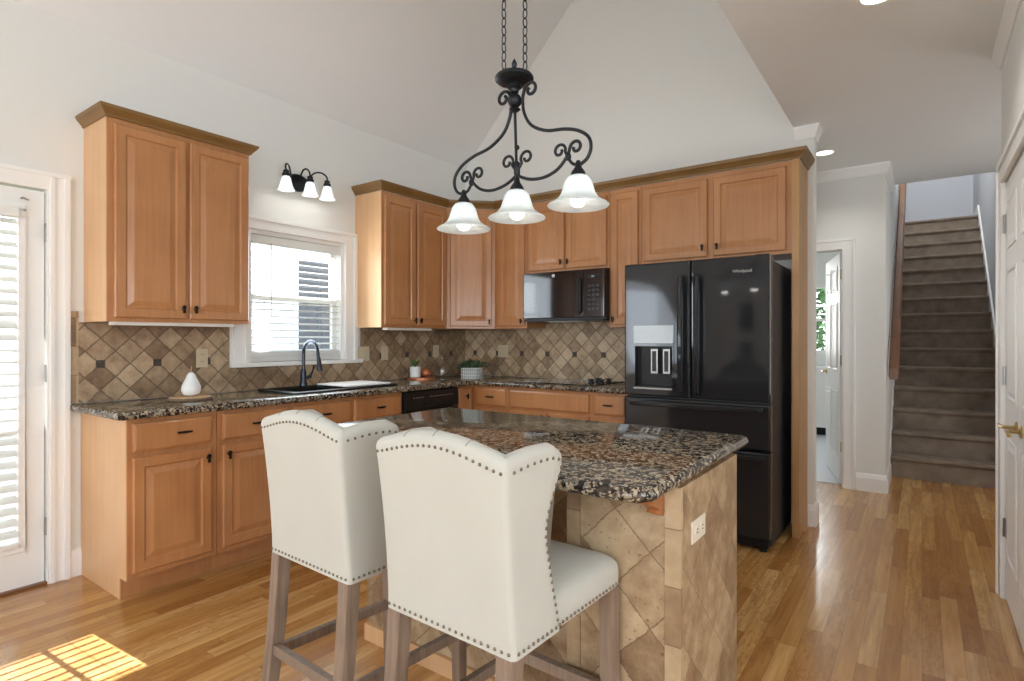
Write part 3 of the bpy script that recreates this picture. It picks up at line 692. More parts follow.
# countertop (one L-shaped granite slab), sink cut-out
CT0, CT1 = .89, .93
CF = XL + .645; CB = YB - .645
poly = [(LW, 1.095), (CF, 1.095), (CF, CB), (-1.70, CB), (-1.70, BW), (LW, BW)]
m = MB(); slab(m, poly, CT0, CT1, .013)
ct = build('countertop', m, 'granite', smooth=True, angle=40)
cut(ct, MB().box(XL + .13, XL + .50, 2.14, 2.95, .80, 1.0))
tag(ct, 'dark speckled granite worktop running along both kitchen walls', 'countertop')
cut([c_ for c_ in bpy.data.objects if c_.parent == sb_ and c_.name.startswith('body')][0], MB().box(.10, .93, -.505, -.115, .79, 1.0))

# backsplash
m = MB(); m.box(XL, XL + .010, 1.135, WY0 - .125, CT1 + .001, UB - .001).box(XL, XL + .01, WY0 - .125, WY1 + .16, CT1 + .001, WZ0 - .031).box(XL, XL + .010, WY1 + .161, YB - .01, CT1 + .001, UB - .001)
bsl = struct('wall_backsplash', m, 'backsplash_left', 'brown diagonal travertine tiles with dark insets under the window', 'backsplash')
m = MB(); m.box(XL, XL + .012, 1.10, 1.135, CT1 + .001, 1.43)
struct('wall_backsplash_border', m, 'border_tile', 'narrow stacked tile border at the left end of the backsplash', 'backsplash')
m = MB(); m.box(XL + .01, -2.76, YB - .010, YB, CT1 + .001, UB - .001).box(-2.76, -1.98, YB - .01, YB, CT1 + .001, 1.55).box(-1.98, -1.70, YB - .01, YB, CT1 + .001, UB - .001)
struct('wall_backsplash_range', m, 'backsplash_back', 'beige diagonal travertine tiles with dark insets behind the cooktop', 'backsplash')

def outlet(loc, rz, label, mat, gang=1, switch=False, grp=None, side=False):
    t = thing('outlet' if not switch else 'light_switch', label, 'outlet' if not switch else 'switch', loc, rz, grp)
    if side: t.rotation_euler = (0, PI / 2, PI / 2)
    w2 = .036 + .023 * (gang - 1)
    build('plate', MB().box(-w2, w2, -.006, 0, -.058, .058), mat, t, bevel=.002)
    for k in range(gang):
        cx = (k - (gang - 1) / 2) * .046
        if switch: build('toggle', MB().box(cx - .017, cx + .017, -.009, -.005, -.033, .033), mat, t, bevel=.001)
        else:
            for s in (-1, 1):
                s_ = build('socket', MB().lathe([(.016, 0), (.016, .003)], mat=Matrix.Translation((cx, -.006, s * .022)) @ Matrix.Rotation(PI / 2, 4, 'X'), n=16), mat, t)
                build('slot', MB().box(cx - .007, cx - .005, -.0102, -.009, s * .022 - .004, s * .022 + .006).box(cx + .005, cx + .007, -.0102, -.009, s * .022 - .004, s * .022 + .006), 'black_plastic', s_)
    return t
XO = XL + .010; YO = YB - .010
outlet((XO, 1.787, 1.158), PI / 2, 'beige outlet above the white pear', 'beige_plastic')
outlet((XO, 3.075, 1.16), PI / 2, 'double beige switch beside the window sill', 'beige_plastic', 2, True)
outlet((XO, 3.30, 1.16), PI / 2, 'beige switch to the right of the double switch', 'beige_plastic', 1, True)
outlet((XO, 3.93, 1.165), PI / 2, 'beige outlet near the wall corner above the dishwasher', 'beige_plastic')
outlet((-3.234, YO, 1.165), 0, 'double beige switch behind the greenery basket', 'beige_plastic', 2, True)

# ------------------------------------------------------------------ sink, faucet, small things on the window counter
t = thing('kitchen_sink', 'black drop-in double sink set in the granite', 'sink', (XL + .31, 2.545, CT1 + .001))
m = MB()
def rr(hx_, hy, z, r=.03, n=5):
    p = []
    for cx, cy, a0 in ((hx_ - r, hy - r, 0), (-hx_ + r, hy - r, 90), (-hx_ + r, -hy + r, 180), (hx_ - r, -hy + r, 270)):
        for k in range(n): a = math.radians(a0 + 90 * k / (n - 1)); p.append((cx + r * math.cos(a), cy + r * math.sin(a), z))
    return p
m.rings([rr(.225, .44, 0), rr(.225, .44, .008), rr(.217, .432, .013), rr(.190, .405, .013), rr(.18, .395, .006), rr(.17, .385, -.03), rr(.16, .375, -.115)], False, True)
build('rim', m, 'black_plastic', t, smooth=True)
build('divider', MB().box(-.17, .17, -.015, .015, -.115, .002), 'black_plastic', t, bevel=.004)
for yy in (-.2, .2): build('drain', MB().lathe([(.04, -.113), (.04, -.110), (.03, -.112)], 0, yy), 'chrome', t)
tag(build('cutting_board', MB().box(-.17, .17, -.20, .20, 0, .012), 'cutting_board', loc=(XL + .32, 2.735, CT1 + .0155), bevel=.004), 'thin white board lying across the right half of the sink', 'board')
t = thing('kitchen_faucet', 'dark gooseneck faucet behind the sink', 'faucet', (XL + .105, 2.455, CT1 + .014))
build('base', MB().lathe([(.028, 0), (.028, .012), (.022, .03), (.020, .10), (.015, .12)]), 'faucet_metal', t, smooth=True)
pts = [(0, 0, .1), (0, 0, .22)] + [(.085 - .085 * math.cos(a), 0, .235 + .085 * math.sin(a)) for a in [PI * k / 10 for k in range(10)]] + [(.172, 0, .215), (.18, 0, .19)]
build('spout', MB().tube(pts, .0115, 12), 'faucet_metal', t, smooth=True)
build('spray_head', MB().tube([(.178, 0, .20), (.187, 0, .15), (.192, 0, .115)], [.013, .017, .019], 12), 'faucet_metal', t, smooth=True)
build('handle', MB().tube([(0, .018, .055), (0, .06, .065)], .012, 10).tube([(0, .055, .062), (.012, .068, .10), (.02, .072, .145)], [.006, .005, .006], 8), 'faucet_metal', t, smooth=True)
# pear on its wooden slice
t = thing('wood_slice_board', 'round wood slice with bark edge under the white pear', 'board', (-3.41, 1.58, CT1 + .001))
build('slab', MB().lathe([(.105, 0), (.112, .008), (.108, .018), (.105, .020)], n=40), 'board_wood', t, smooth=True)
build('bark_edge', MB().lathe([(.106, .001), (.114, .004), (.114, .014), (.107, .017)], n=40, cap0=False, cap1=False), 'bark', t, smooth=True)
t = thing('ceramic_pear', 'white ceramic pear ornament standing on the wood slice', 'ornament', (-3.415, 1.585, CT1 + .022))
pp = [(r_ * 1.03, z_ * 1.18) for r_, z_ in [(.012, 0), (.032, .003), (.045, .015), (.050, .032), (.047, .050), (.037, .070), (.027, .088), (.021, .103), (.013, .113), (.003, .116)]]
build('body', MB().lathe(pp, n=32), 'ceramic', t, smooth=True, angle=80)
build('stem', MB().tube([(0, 0, .134), (.001, 0, .152), (.004, 0, .170)], [.003, .0025, .003]), 'board_wood', t)
# cup with plant, pot and board in the corner
tag(build('serving_board', MB().lathe([(.125, 0), (.125, .014), (.12, .017)], n=36), 'copper', loc=(-3.55, 3.575, CT1 + .001), smooth=True), 'reddish round wooden board in the corner past the sink', 'board')
t = thing('potted_plant', 'small green plant in a white ceramic pot on the round board', 'plant', (-3.55, 3.505, CT1 + .019))
build('pot', MB().lathe([(.038, 0), (.046, .004), (.048, .09), (.045, .092), (.043, .085)], n=28), 'ceramic', t, smooth=True)
m = MB()
for k in range(26):
    a = k * 2.4; L = .05 + .05 * random.random(); zz = .085
    p = Vector((0, 0, zz)); d = Vector((math.cos(a) * .8, math.sin(a) * .8, 1.0)).normalized(); b = Vector((-math.sin(a), math.cos(a), 0)) * .013
    q = p + d * L * .5 + Vector((0, 0, .01)); e = p + d * L
    m.add([tuple(p), tuple(q + b), tuple(e), tuple(q - b)], [(0, 1, 2, 3)])
build('leaves', m, 'leaf', t)
t = thing('wooden_gourd', 'rounded copper-brown gourd ornament beside the white pot', 'ornament', (-3.55, 3.628, CT1 + .019))
build('body', MB().lathe([(.022, 0), (.046, .014), (.052, .036), (.042, .058), (.020, .074), (.009, .082)], n=24), 'copper', t, smooth=True, angle=80)
build('stem', MB().tube([(0, 0, .080), (.010, 0, .100)], .004), 'bark', t)
t = thing('glass_bottle', 'clear round glass bottle by the corner of the backsplash', 'bottle', (-3.60, 3.90, CT1 + .001))
build('body', MB().lathe([(.045, 0), (.062, .01), (.068, .05), (.06, .10), (.035, .14), (.016, .165), (.015, .22), (.018, .225)], n=28, cap1=False), 'clear_glass', t, smooth=True)
# wire basket with greenery
t = thing('greenery_basket', 'white wire basket with wooden handle full of grey-green foliage', 'basket', (-3.24, 3.90, CT1 + .001), .2)
build('liner', MB().box(-.064, .064, -.040, .040, .004, .086), 'liner_grey', t, bevel=.004)
m = MB()
for z in (.003, .03, .06, .09): m.tube([(-.078, -.055, z), (.078, -.055, z), (.078, .055, z), (-.078, .055, z)], .0022, 5, closed=True)
for k in range(9):
    x = -.078 + k * .0195
    for y in (-.055, .055): m.tube([(x, y, .003), (x, y, .09)], .002, 5)
for k in range(5):
    y = -.055 + k * .0275
    for x in (-.078, .078): m.tube([(x, y, .003), (x, y, .09)], .002, 5)
build('wire_frame', m, 'ceramic', t)
build('handle', MB().tube([(-.078, 0, .09), (-.082, 0, .16), (-.06, 0, .185), (.06, 0, .185), (.082, 0, .16), (.078, 0, .09)], .0035, 7), 'board_wood', t)
m = MB(); random.seed(11)
for cx, cz, R in ((-.07, .12, .05), (-.02, .13, .05), (.04, .125, .05), (.08, .12, .04), (-.1, .105, .035)): leafball(m, (cx, 0, cz), R, 90, .035, .7)
build('foliage', m, 'leaf_dusty', t)
# cooktop
t = thing('cooktop', 'black glass cooktop set in the range wall worktop', 'cooktop', (-2.34, 4.03, CT1 + .001))
build('glass_surface', MB().box(-.36, .38, -.25, .24, 0, .007), 'black_gloss', t, bevel=.002)
m = MB()
for cx, cy, r in ((-.22, -.12, .08), (-.22, .12, .1), (.06, .12, .08), (.06, -.12, .1)): m.lathe([(r, .0072), (r, .0078), (r - .004, .0078), (r - .004, .0072)], cx, cy, n=36, cap0=False, cap1=False)
build('burner_ring', m, 'nickel', t)
for cx, cy in ((.24, -.05), (.33, -.05), (.24, .07), (.33, .07)):
    build('knob', MB().lathe([(.024, .008), (.024, .016), (.016, .020), (.015, .034), (.013, .036)], cx, cy, n=20).box(cx - .028, cx + .028, cy - .005, cy + .005, .03, .038), 'black_plastic', t, smooth=True)
t = thing('kitchen_spoon', 'long dark spoon lying beside the cooktop knobs', 'spoon', (-1.90, 4.10, CT1 + .008), .5)
build('handle', MB().tube([(-.02, 0, .004), (.12, 0, .012)], .004), 'black_plastic', t); build('bowl', MB().sphere((-.04, 0, .004), .025, sx=1.2, sz=.25), 'black_plastic', t, smooth=True)
tag(build('spice_jar', MB().lathe([(.018, 0), (.02, .003), (.02, .035), (.014, .045), (.012, .06)], n=20), 'ceramic', loc=(-1.76, 4.22, CT1 + .001), smooth=True), 'small white jar in the counter corner by the refrigerator', 'jar')

# ------------------------------------------------------------------ microwave
MW0, MW1 = 1.437, 1.832
t = thing('microwave', 'black over-the-range microwave under the short cabinet', 'microwave', (-2.737, YB - .003, MW0))
W = .757; H_ = MW1 - MW0; D_ = .36
build('body', MB().box(0, W, -D_, 0, 0, H_), 'black_side', t, bevel=.002)
build('door', MB().box(.003, .575, -D_ - .035, -D_ - .001, .015, H_ - .004), 'black_gloss', t, bevel=.004)
build('window', MB().box(.05, .47, -D_ - .0375, -D_ - .0355, .05, H_ - .09), 'black_gloss', t)
build('control_panel', MB().box(.579, W - .003, -D_ - .035, -D_ - .001, .015, H_ - .004), 'black_gloss', t, bevel=.004)
build('handle', MB().tube([(.545, -D_ - .035, .05), (.545, -D_ - .065, .06), (.545, -D_ - .068, .19), (.545, -D_ - .065, .31), (.545, -D_ - .035, .32)], .010, 10), 'black_plastic', t, smooth=True)
build('display', MB().box(.61, .72, -D_ - .037, -D_ - .0355, H_ - .075, H_ - .045), 'black_plastic', t)
build('clock_dot', MB().box(.645, .67, -D_ - .038, -D_ - .0371, H_ - .068, H_ - .058), 'chrome', t)
m = MB()
for r in range(6):
    for c_ in range(3): m.box(.615 + c_ * .037, .638 + c_ * .037, -D_ - .0368, -D_ - .0352, .07 + r * .036, .088 + r * .036)
build('keypad', m, 'black_side', t)
lg = build('emblem', MB().lathe([(.014, 0), (.014, .002)], n=24, mat=Matrix.Translation((.30, -D_ - .0355, H_ - .035)) @ Matrix.Rotation(PI / 2, 4, 'X')), 'chrome', t)
build('vent_grille', MB().box(.01, W - .01, -D_ - .03, -.05, -.012, .0), 'black_plastic', t)
build('task_light', MB().box(.2, .55, -D_ + .05, -D_ + .12, -.016, -.012), 'nickel', t)

# ------------------------------------------------------------------ refrigerator
FX0, FX1, FY = -1.657, -.727, 3.62
t = thing('refrigerator', 'black french-door refrigerator with two bottom drawers', 'refrigerator', ((FX0 + FX1) / 2, FY, 0))
hw = (FX1 - FX0) / 2
build('body', MB().box(-hw + .004, hw - .004, .075, .68, .03, 1.755), 'black_side', t, bevel=.004)
build('hinge_cover', MB().box(-hw + .01, -hw + .09, .02, .14, 1.756, 1.79).box(hw - .09, hw - .01, .02, .14, 1.756, 1.79), 'black_plastic', t, bevel=.006)
def dbox(x0, x1, z0, z1):
    m = MB(); r = .012; rg = []
    for ins, y in ((0, .065), (0, r), (r * .3, r * .3), (r, 0)): rg.append([(x0 + ins, y, z0 + ins), (x1 - ins, y, z0 + ins), (x1 - ins, y, z1 - ins), (x0 + ins, y, z1 - ins)])
    return m.rings(rg)
cxg = -1.199 - (FX0 + FX1) / 2
dl = build('door', dbox(-hw, cxg - .003, .90, 1.785), 'black_steel', t)
dx0, dx1 = -1.585 + 1.192, -1.308 + 1.192
cut(dl, MB().box(dx0 + .008, dx1 - .008, -.02, .055, .962, 1.232))
dr = build('door', dbox(cxg + .003, hw, .90, 1.785), 'black_steel', t)
d1 = build('drawer', dbox(-hw, hw, .612, .888), 'black_steel', t)
d2 = build('drawer', dbox(-hw, hw, .085, .600), 'black_steel', t)
for s, d in ((-1, dl), (1, dr)):
    xx = cxg + s * .052
    m = MB(); rg = []
    for z, y, wv_ in ((.925, -.005, .014), (.94, -.035, .015), (1.0, -.048, .017), (1.3, -.055, .017), (1.62, -.048, .017), (1.675, -.035, .015), (1.69, -.005, .014)):
        rg.append([(xx - wv_, y + .008, z), (xx - wv_, y - .006, z), (xx - wv_ * .5, y - .012, z), (xx + wv_ * .5, y - .012, z), (xx + wv_, y - .006, z), (xx + wv_, y + .008, z)])
    m.rings(rg); build('handle', m, 'black_steel', d, smooth=True)
for d, z in ((d1, .855), (d2, .572)):
    rg = []
    for x, y, h2 in ((-hw + .035, -.004, .013), (-hw + .06, -.035, .014), (-hw + .15, -.048, .016), (0, -.058, .016), (hw - .15, -.048, .016), (hw - .06, -.035, .014), (hw - .035, -.004, .013)):
        rg.append([(x, y + .008, z - h2), (x, y - .006, z - h2), (x, y - .012, z - h2 * .5), (x, y - .012, z + h2 * .5), (x, y - .006, z + h2), (x, y + .008, z + h2)])
    m = MB(); m.rings(rg); build('handle', m, 'black_steel', d, smooth=True)
ds = thing('dispenser', None, None); ds.parent = t
m = MB()
for a in ((dx0, dx1, 1.232, 1.25), (dx0, dx1, .944, .962), (dx0, dx0 + .01, .962, 1.232), (dx1 - .01, dx1, .962, 1.232)): m.box(a[0], a[1], -.006, .0, a[2], a[3])
build('surround', m, 'black_steel', ds)
build('display', MB().box(dx0, dx1, -.007, -.0005, 1.251, 1.371), 'display_glare', ds, bevel=.002)
build('cavity', MB().box(dx0 + .008, dx1 - .008, .05, .054, .962, 1.232).box(dx0 + .008, dx1 - .008, .002, .054, .962, .966), 'black_plastic', ds)
for x in (-.255, -.172):
    p_ = build('paddle', MB().box(x - .024, x + .024, .012, .020, 1.05, 1.215), 'nickel', ds, bevel=.003)
    build('paddle_insert', MB().box(x - .014, x + .014, .009, .0125, 1.065, 1.20), 'black_side', ds, bevel=.001)
build('tray', MB().box(dx0 + .004, dx1 - .004, -.022, .05, .946, .958), 'nickel', ds, bevel=.003)
build('kick_grille', MB().box(-hw + .02, hw - .02, .04, .08, .025, .08), 'black_plastic', t)
for x in (-hw + .05, hw - .05): build('foot', MB().lathe([(.024, 0), (.024, .02), (.014, .03)], x, .06, n=16), 'black_plastic', t)
fc = bpy.data.curves.new('logo', 'FONT'); fc.body = 'Whirlpool'; fc.size = .027; fc.extrude = .0008; fc.align_x = 'CENTER'
lo = bpy.data.objects.new('logo_lettering', fc); C.objects.link(lo); lo.parent = dr; lo.location = (-.885 + 1.192, -.0012, 1.685); lo.rotation_euler = (PI / 2, 0, 0)
fc.materials.append(M['chrome']); bpy.context.view_layer.update()
lm = bpy.data.meshes.new_from_object(lo.evaluated_get(bpy.context.evaluated_depsgraph_get()))
l2 = bpy.data.objects.new('lettering', lm); C.objects.link(l2); l2.parent = dr; l2.location = lo.location; l2.rotation_euler = lo.rotation_euler; bpy.data.objects.remove(lo)
if not lm.materials: lm.materials.append(M['chrome'])

# ------------------------------------------------------------------ island
IX0, IX1 = -1.93, -.515
t = thing('kitchen_island', 'tiled kitchen island with travertine end panel and pillar', 'island', (-1.25, 1.75, 0))
ox, oy = -1.25, 1.75
PX = -.86
m = MB(); m.box(IX0 - ox, IX1 - ox - .012, 1.634 - oy, 2.03 - oy, 0, .888).box(PX - ox + .012, IX1 - ox - .012, 1.492 - oy, 1.634 - oy, 0, .888)
build('core', m, 'maple', t)
def island_part(name, b, mat):
    o = build(name, MB().box(*b), mat, t, loc=(-ox, -oy, 0)); return o
island_part('front_tiles', (IX0, PX, 1.62, 1.6335, .07, .887), 'island_tile_front')
island_part('pillar_tiles', (PX + .045, IX1 - .045, 1.478, 1.4915, 0, .887), 'island_tile_front')
island_part('pillar_border', (PX, PX + .044, 1.476, 1.4915, 0, .887), 'border_tile')
island_part('pillar_border', (IX1 - .044, IX1, 1.476, 1.4915, 0, .887), 'border_tile')
island_part('pillar_return', (PX, PX + .0115, 1.4925, 1.634, 0, .887), 'border_tile')
island_part('end_tiles', (IX1 - .0115, IX1 + .001, 1.4925, 2.03, 0, .887), 'island_tile_side')
island_part('base_trim', (IX0, PX, 1.605, 1.633, 0, .069), 'maple_side')
# carved corbel below the slab
rg = []
for z, y, hw_ in ((.888, -.13, .022), (.876, -.13, .022), (.870, -.11, .019), (.862, -.105, .019), (.85, -.075, .019), (.838, -.045, .018), (.828, -.03, .018), (.818, -.028, .020), (.808, -.004, .016)):
    rg.append([(-hw_, 0, z), (-hw_, y, z), (-hw_ * .5, y - .004, z), (hw_ * .5, y - .004, z), (hw_, y, z), (hw_, 0, z)])
m = MB(); m.rings(rg); build('corbel', m, 'orange_maple', t, loc=(-.578 - ox, 1.475 - oy, 0))
m = MB(); slab(m, [(-1.99, 1.262), (-1.975, 1.248), (-.575, 1.246), (-.535, 1.256), (-.512, 1.295), (-.512, 2.18), (-.535, 2.205), (-1.99, 2.205)], .889, .929, .016)
tag(build('island_countertop', m, 'granite', smooth=True, angle=40), 'polished speckled granite slab on top of the kitchen island', 'countertop')
outlet((IX1 + .0012, 1.609, .747), PI / 2, 'pale outlet on the tiled end of the island', 'pale_plastic', side=True).scale = (.84, .84, 1)

# ------------------------------------------------------------------ counter stools
def make_stool():
    t = thing('counter_stool', 'x', 'stool')
    zb = .60; hwid = .2035
    yf_t = [(.60, .182), (.66, .172), (.72, .157), (.775, .144), (.836, .131), (.88, .137), (.93, .160), (.975, .184), (1.01, .190), (1.04, .165)]
    def yfront(z):
        for (a, p), (b, q) in zip(yf_t, yf_t[1:]):
            if z <= b: return p + (q - p) * max(0, (z - a) / (b - a))
        return yf_t[-1][1]
    lean = lambda z: -.038 * (max(0, z - zb) / .44) ** 1.3
    wid = lambda z: hwid * (1 + .05 * ((z - .76) / .27) ** 2)
    cols = []
    S = []
    for f in (1.0, .985, .93, .8, .65, .45, .25, .1): S.append(('w', 1, f))
    for a in (0, 22, 45, 68, 90): S.append(('c', 1, a))
    for f in (.85, .7, .5, .25, 0, -.25, -.5, -.7, -.85): S.append(('r', 0, f))
    for a in (90, 68, 45, 22, 0): S.append(('c', -1, a))
    for f in (.1, .25, .45, .65, .8, .93, .985, 1.0): S.append(('w', -1, f))
    rc = .014
    def outer(s, z):
        W_ = wid(z); L = lean(z)
        k, sg, f = s
        if k == 'w':
            yfz = yfront(z); y = L + rc + f * (yfz - L - rc); return Vector((sg * W_, y, z)), Vector((-sg, 0, 0))
        if k == 'c':
            a = math.radians(f); return Vector((sg * (W_ - rc + rc * math.cos(a)), L + rc - rc * math.sin(a), z)), Vector((-sg * math.cos(a), math.sin(a), 0))
        return Vector((f * (W_ - rc), L, z)), Vector((0, 1, 0))
    def ztop(s):
        k, sg, f = s
        if k == 'w': return 1.034 + .010 * math.sin(min(1, f) * PI * .9) - (.035 * max(0, (f - .8) / .2) ** 2)
        if k == 'c': return 1.035
        return 1.036 + .034 * math.cos(f * PI / 2) ** 1.2
    rings = []
    for s in S:
        zt_ = ztop(s); th = .045
        if s[0] == 'w':
            th = .042
            if s[2] == 1.0: th = .010
            elif s[2] > .97: th = .03
        ring = []; N = 14
        zi = .655
        off0 = (.042 - th) / 2 if s[0] == 'w' and th < .042 else 0
        for i in range(N + 1):
            z = zb + (zt_ - .022 - zb) * i / N; p, nn = outer(s, z)
            if off0: p = p + nn * off0
            ring.append(p)
        p, nn = outer(s, zt_ - .022)
        for k in range(1, 6):
            a = PI * k / 6; q = p + nn * (off0 + th / 2 - th / 2 * math.cos(a)); q.z = zt_ - .022 + .022 * math.sin(a); ring.append(q)
        for i in range(N, -1, -1):
            z = zi + (zt_ - .022 - zi) * i / N; q, nn = outer(s, z); ring.append(q + nn * (off0 + th))
        ring.append(Vector((ring[-1].x, ring[-1].y, zb)))
        rings.append([tuple(v) for v in ring])
    m = MB(); m.rings(rings, True, True, closed=True)
    build('backrest', m, 'cream_fabric', t, smooth=True, angle=60)
    # inner tufting seams and crest seams
    m = MB()
    for fx in (-.5, 0, .5):
        s = ('r', 0, fx); zt_ = ztop(s); pts = []
        p, nn = outer(s, zt_ - .022)
        for k in range(1, 6): a = PI * k / 6; q = p + nn * (.0225 - .0225 * math.cos(a)); q.z = zt_ - .022 + .0225 * math.sin(a); pts.append(q)
        for z in (.98, .92, .85, .78, .71): q, nn = outer(s, z); pts.append(q + nn * .0455)
        m.tube(pts, .0014, 5)
    tag(build('seam', m, 'seam_thread', t), 'stitched seams over the crest and tufted inner back')
    m = MB()
    for zz, xs in ((.96, (-.10, 0, .10)), (.88, (-.05, .05)), (.80, (-.10, 0, .10))):
        for xx in xs:
            q, nn = outer(('r', 0, xx / .189), zz); m.sphere((q.x, q.y + .047, q.z), .009, sy=.5)
    build('tuft_button', m, 'cream_fabric', t, smooth=True)
    # seat
    def rr2(ins, z, r=.022):
        x0, x1, y0, y1 = -hwid + .001 + ins, hwid - .001 - ins, .03 + ins * .3, .488 - ins; p = []
        for cx, cy, a0 in ((x1 - r, y1 - r, 0), (x0 + r, y1 - r, 90), (x0 + r, y0 + r, 180), (x1 - r, y0 + r, 270)):
            for k in range(6): a = math.radians(a0 + 18 * k); p.append((cx + r * math.cos(a), cy + r * math.sin(a), z))
        return p
    m = MB(); m.rings([rr2(.004, zb), rr2(0, zb + .006), rr2(0, .648), rr2(.003, .662), rr2(.010, .673), rr2(.024, .683), rr2(.05, .691), rr2(.09, .698), rr2(.14, .702)])
    build('seat', m, 'cream_fabric', t, smooth=True, angle=60)
    build('dust_cover', MB().box(-.16, .16, .06, .46, zb - .012, zb + .001), 'black_cloth', t)
    # nailheads: every visible row as single nails, the far side as one object
    nm = MB(); nm.sphere((0, 0, 0), .0042, 8, 5)
    base = build('nailhead', nm, 'nail_metal', t, smooth=True); spots = []; rest = []
    for i in range(21): spots.append(outer(('r', 0, -1 + 2 * i / 20), zb + .013)[0])
    for i in range(27):
        y = .015 + .457 * i / 26; spots.append(Vector((hwid if y > .175 else wid(zb), y, zb + .013))); rest.append(Vector((-hwid if y > .175 else -wid(zb), y, zb + .013)))
    for i in range(22):
        s = ('r', 0, -1 + 2 * i / 21); spots.append(outer(s, ztop(s) - .034)[0])
    for i in range(8):
        for sg, lst in ((1, spots), (-1, rest)):
            s = ('w', sg, .06 + .86 * i / 7.5); lst.append(outer(s, ztop(s) - .034)[0])
    for i in range(21):
        z = .628 + .372 * i / 20
        for sg, lst in ((1, spots), (-1, rest)):
            p, _ = outer(('w', sg, 1.0), z); lst.append(Vector((sg * wid(z), p.y - .013, z)))
    for i in range(19): rest.append(Vector((-.17 + .34 * i / 18, .488, zb + .013)))
    base.location = spots[0]
    for p in spots[1:]:
        c_ = base.copy(); C.objects.link(c_); c_.parent = t; c_.location = p
    m = MB()
    for p in rest: m.sphere(p, .0042, 6, 4)
    tag(build('nailhead_row', m, 'nail_metal', t), kind='stuff')
    # legs
    def leg(pts, w0):
        m = MB(); rg = []
        for (x, y, z), hw_ in zip(pts, w0): rg.append([(x - hw_, y - hw_, z), (x + hw_, y - hw_, z), (x + hw_, y + hw_, z), (x - hw_, y + hw_, z)])
        m.rings(rg); build('leg', m, 'weathered_wood', t, bevel=.002)
    for sg in (-1, 1):
        leg([(sg * .186, -.045, 0), (sg * .183, -.018, .17), (sg * .180, .006, .38), (sg * .178, .022, .60)], (.017, .019, .021, .022))
        leg([(sg * .183, .466, 0), (sg * .181, .464, .25), (sg * .179, .462, .60)], (.017, .019, .022))
    def bar(a, b, w2, h2):
        m = MB(); a = Vector(a); b = Vector(b)
        if abs(a.x - b.x) > abs(a.y - b.y): m.rings([[(p.x, p.y - w2, p.z - h2), (p.x, p.y + w2, p.z - h2), (p.x, p.y + w2, p.z + h2), (p.x, p.y - w2, p.z + h2)] for p in (a, b)])
        else: m.rings([[(p.x - w2, p.y, p.z - h2), (p.x + w2, p.y, p.z - h2), (p.x + w2, p.y, p.z + h2), (p.x - w2, p.y, p.z + h2)] for p in (a, b)])
        build('stretcher', m, 'weathered_wood', t, bevel=.002)
    for sg in (-1, 1): bar((sg * .182, .012, .29), (sg * .181, .448, .275), .011, .016)
    bar((-.166, -.006, .305), (.166, -.006, .305), .011, .016); bar((-.164, .464, .305), (.164, .464, .305), .013, .017)
    return t
st = make_stool()
st.location = (-.900, .981, 0); st.rotation_euler = (0, 0, math.radians(-2.5))
tag(st, 'cream wingback counter stool nearest the camera at the right', 'stool', 'cream counter stools at the island')
s2_ = copy_tree(st); s2_.location = (-1.488, 1.022, 0); s2_.rotation_euler = (0, 0, math.radians(-2.6))
s2_['label'] = 'cream wingback counter stool standing further left by the cabinets'

# ------------------------------------------------------------------ island chandelier
CX, CY = -1.236, 1.75
t = thing('chandelier', 'black wrought iron three-light chandelier with frosted bell shades', 'chandelier', (CX, CY, 1.70))
def Z(z): return z - 1.70
rod = MB().tube([(-.010, 0, Z(2.17)), (0, 0, Z(1.87))], .0055)
rod.sphere((0, 0, Z(2.0)), .010); build('stem', rod, 'dark_iron', t, smooth=True)
m = MB().lathe([(.006, 0), (.016, .004), (.018, .014), (.026, .020), (.024, .034), (.048, .040), (.066, .045), (.073, .052), (.073, .060), (.068, .067), (.050, .072), (.030, .078), (.024, .088), (.014, .094), (.006, .098), (.009, .104), (.011, .112), (.006, .124), (.001, .132)], -.012, 0, Z(2.205), n=36)
build('canopy', m, 'dark_iron', t, smooth=True)
build('ball', MB().sphere((-.010, 0, Z(2.178)), .027, 20, 12).lathe([(.018, -.03), (.022, -.034), (.008, -.045)], -.010, 0, Z(2.178)), 'dark_iron', t, smooth=True)
arm_r = [(.057, 2.205), (.044, 2.196), (.040, 2.208), (.052, 2.223), (.070, 2.225), (.085, 2.208), (.082, 2.184), (.066, 2.170), (.046, 2.176)][:0]
def scroll(cx, cz, r, a0, turns, sg, n=14, r1=.35):
    return [(cx + r * (1 - (1 - r1) * i / n) * math.cos(a0 + sg * 2 * PI * turns * i / n), cz + r * (1 - (1 - r1) * i / n) * math.sin(a0 + sg * 2 * PI * turns * i / n)) for i in range(n + 1)]
def arm(sg):
    # curl beside the ball, then the long S down to the outer shade
    cur = scroll(.062, 2.200, .030, math.radians(180), 1.15, -1)
    path = cur[::-1] + [(.026, 2.170), (.034, 2.118), (.066, 2.066), (.130, 2.030), (.205, 2.016), (.262, 1.996), (.302, 1.964), (.312, 1.926), (.298, 1.892), (.270, 1.875)]
    return catmull([(sg * x, 0, Z(z) + .045 * sg * x) for x, z in path], 5)
def lower(sg):
    cur = scroll(.253, 1.940, .026, math.radians(200), 1.1, -1)
    path = [(.004, 1.905), (.012, 1.889), (.060, 1.868), (.120, 1.862), (.172, 1.876), (.205, 1.902), (.222, 1.925)] + cur[1:]
    return catmull([(sg * x, 0, Z(z) + .045 * sg * x) for x, z in path], 5)
def small(sg):
    cur = scroll(.186, 1.942, .026, math.radians(-20), 1.1, 1)
    return catmull([(sg * x, 0, Z(z) + .045 * sg * x) for x, z in [(.262, 1.875), (.240, 1.885), (.224, 1.905)] + cur], 5)
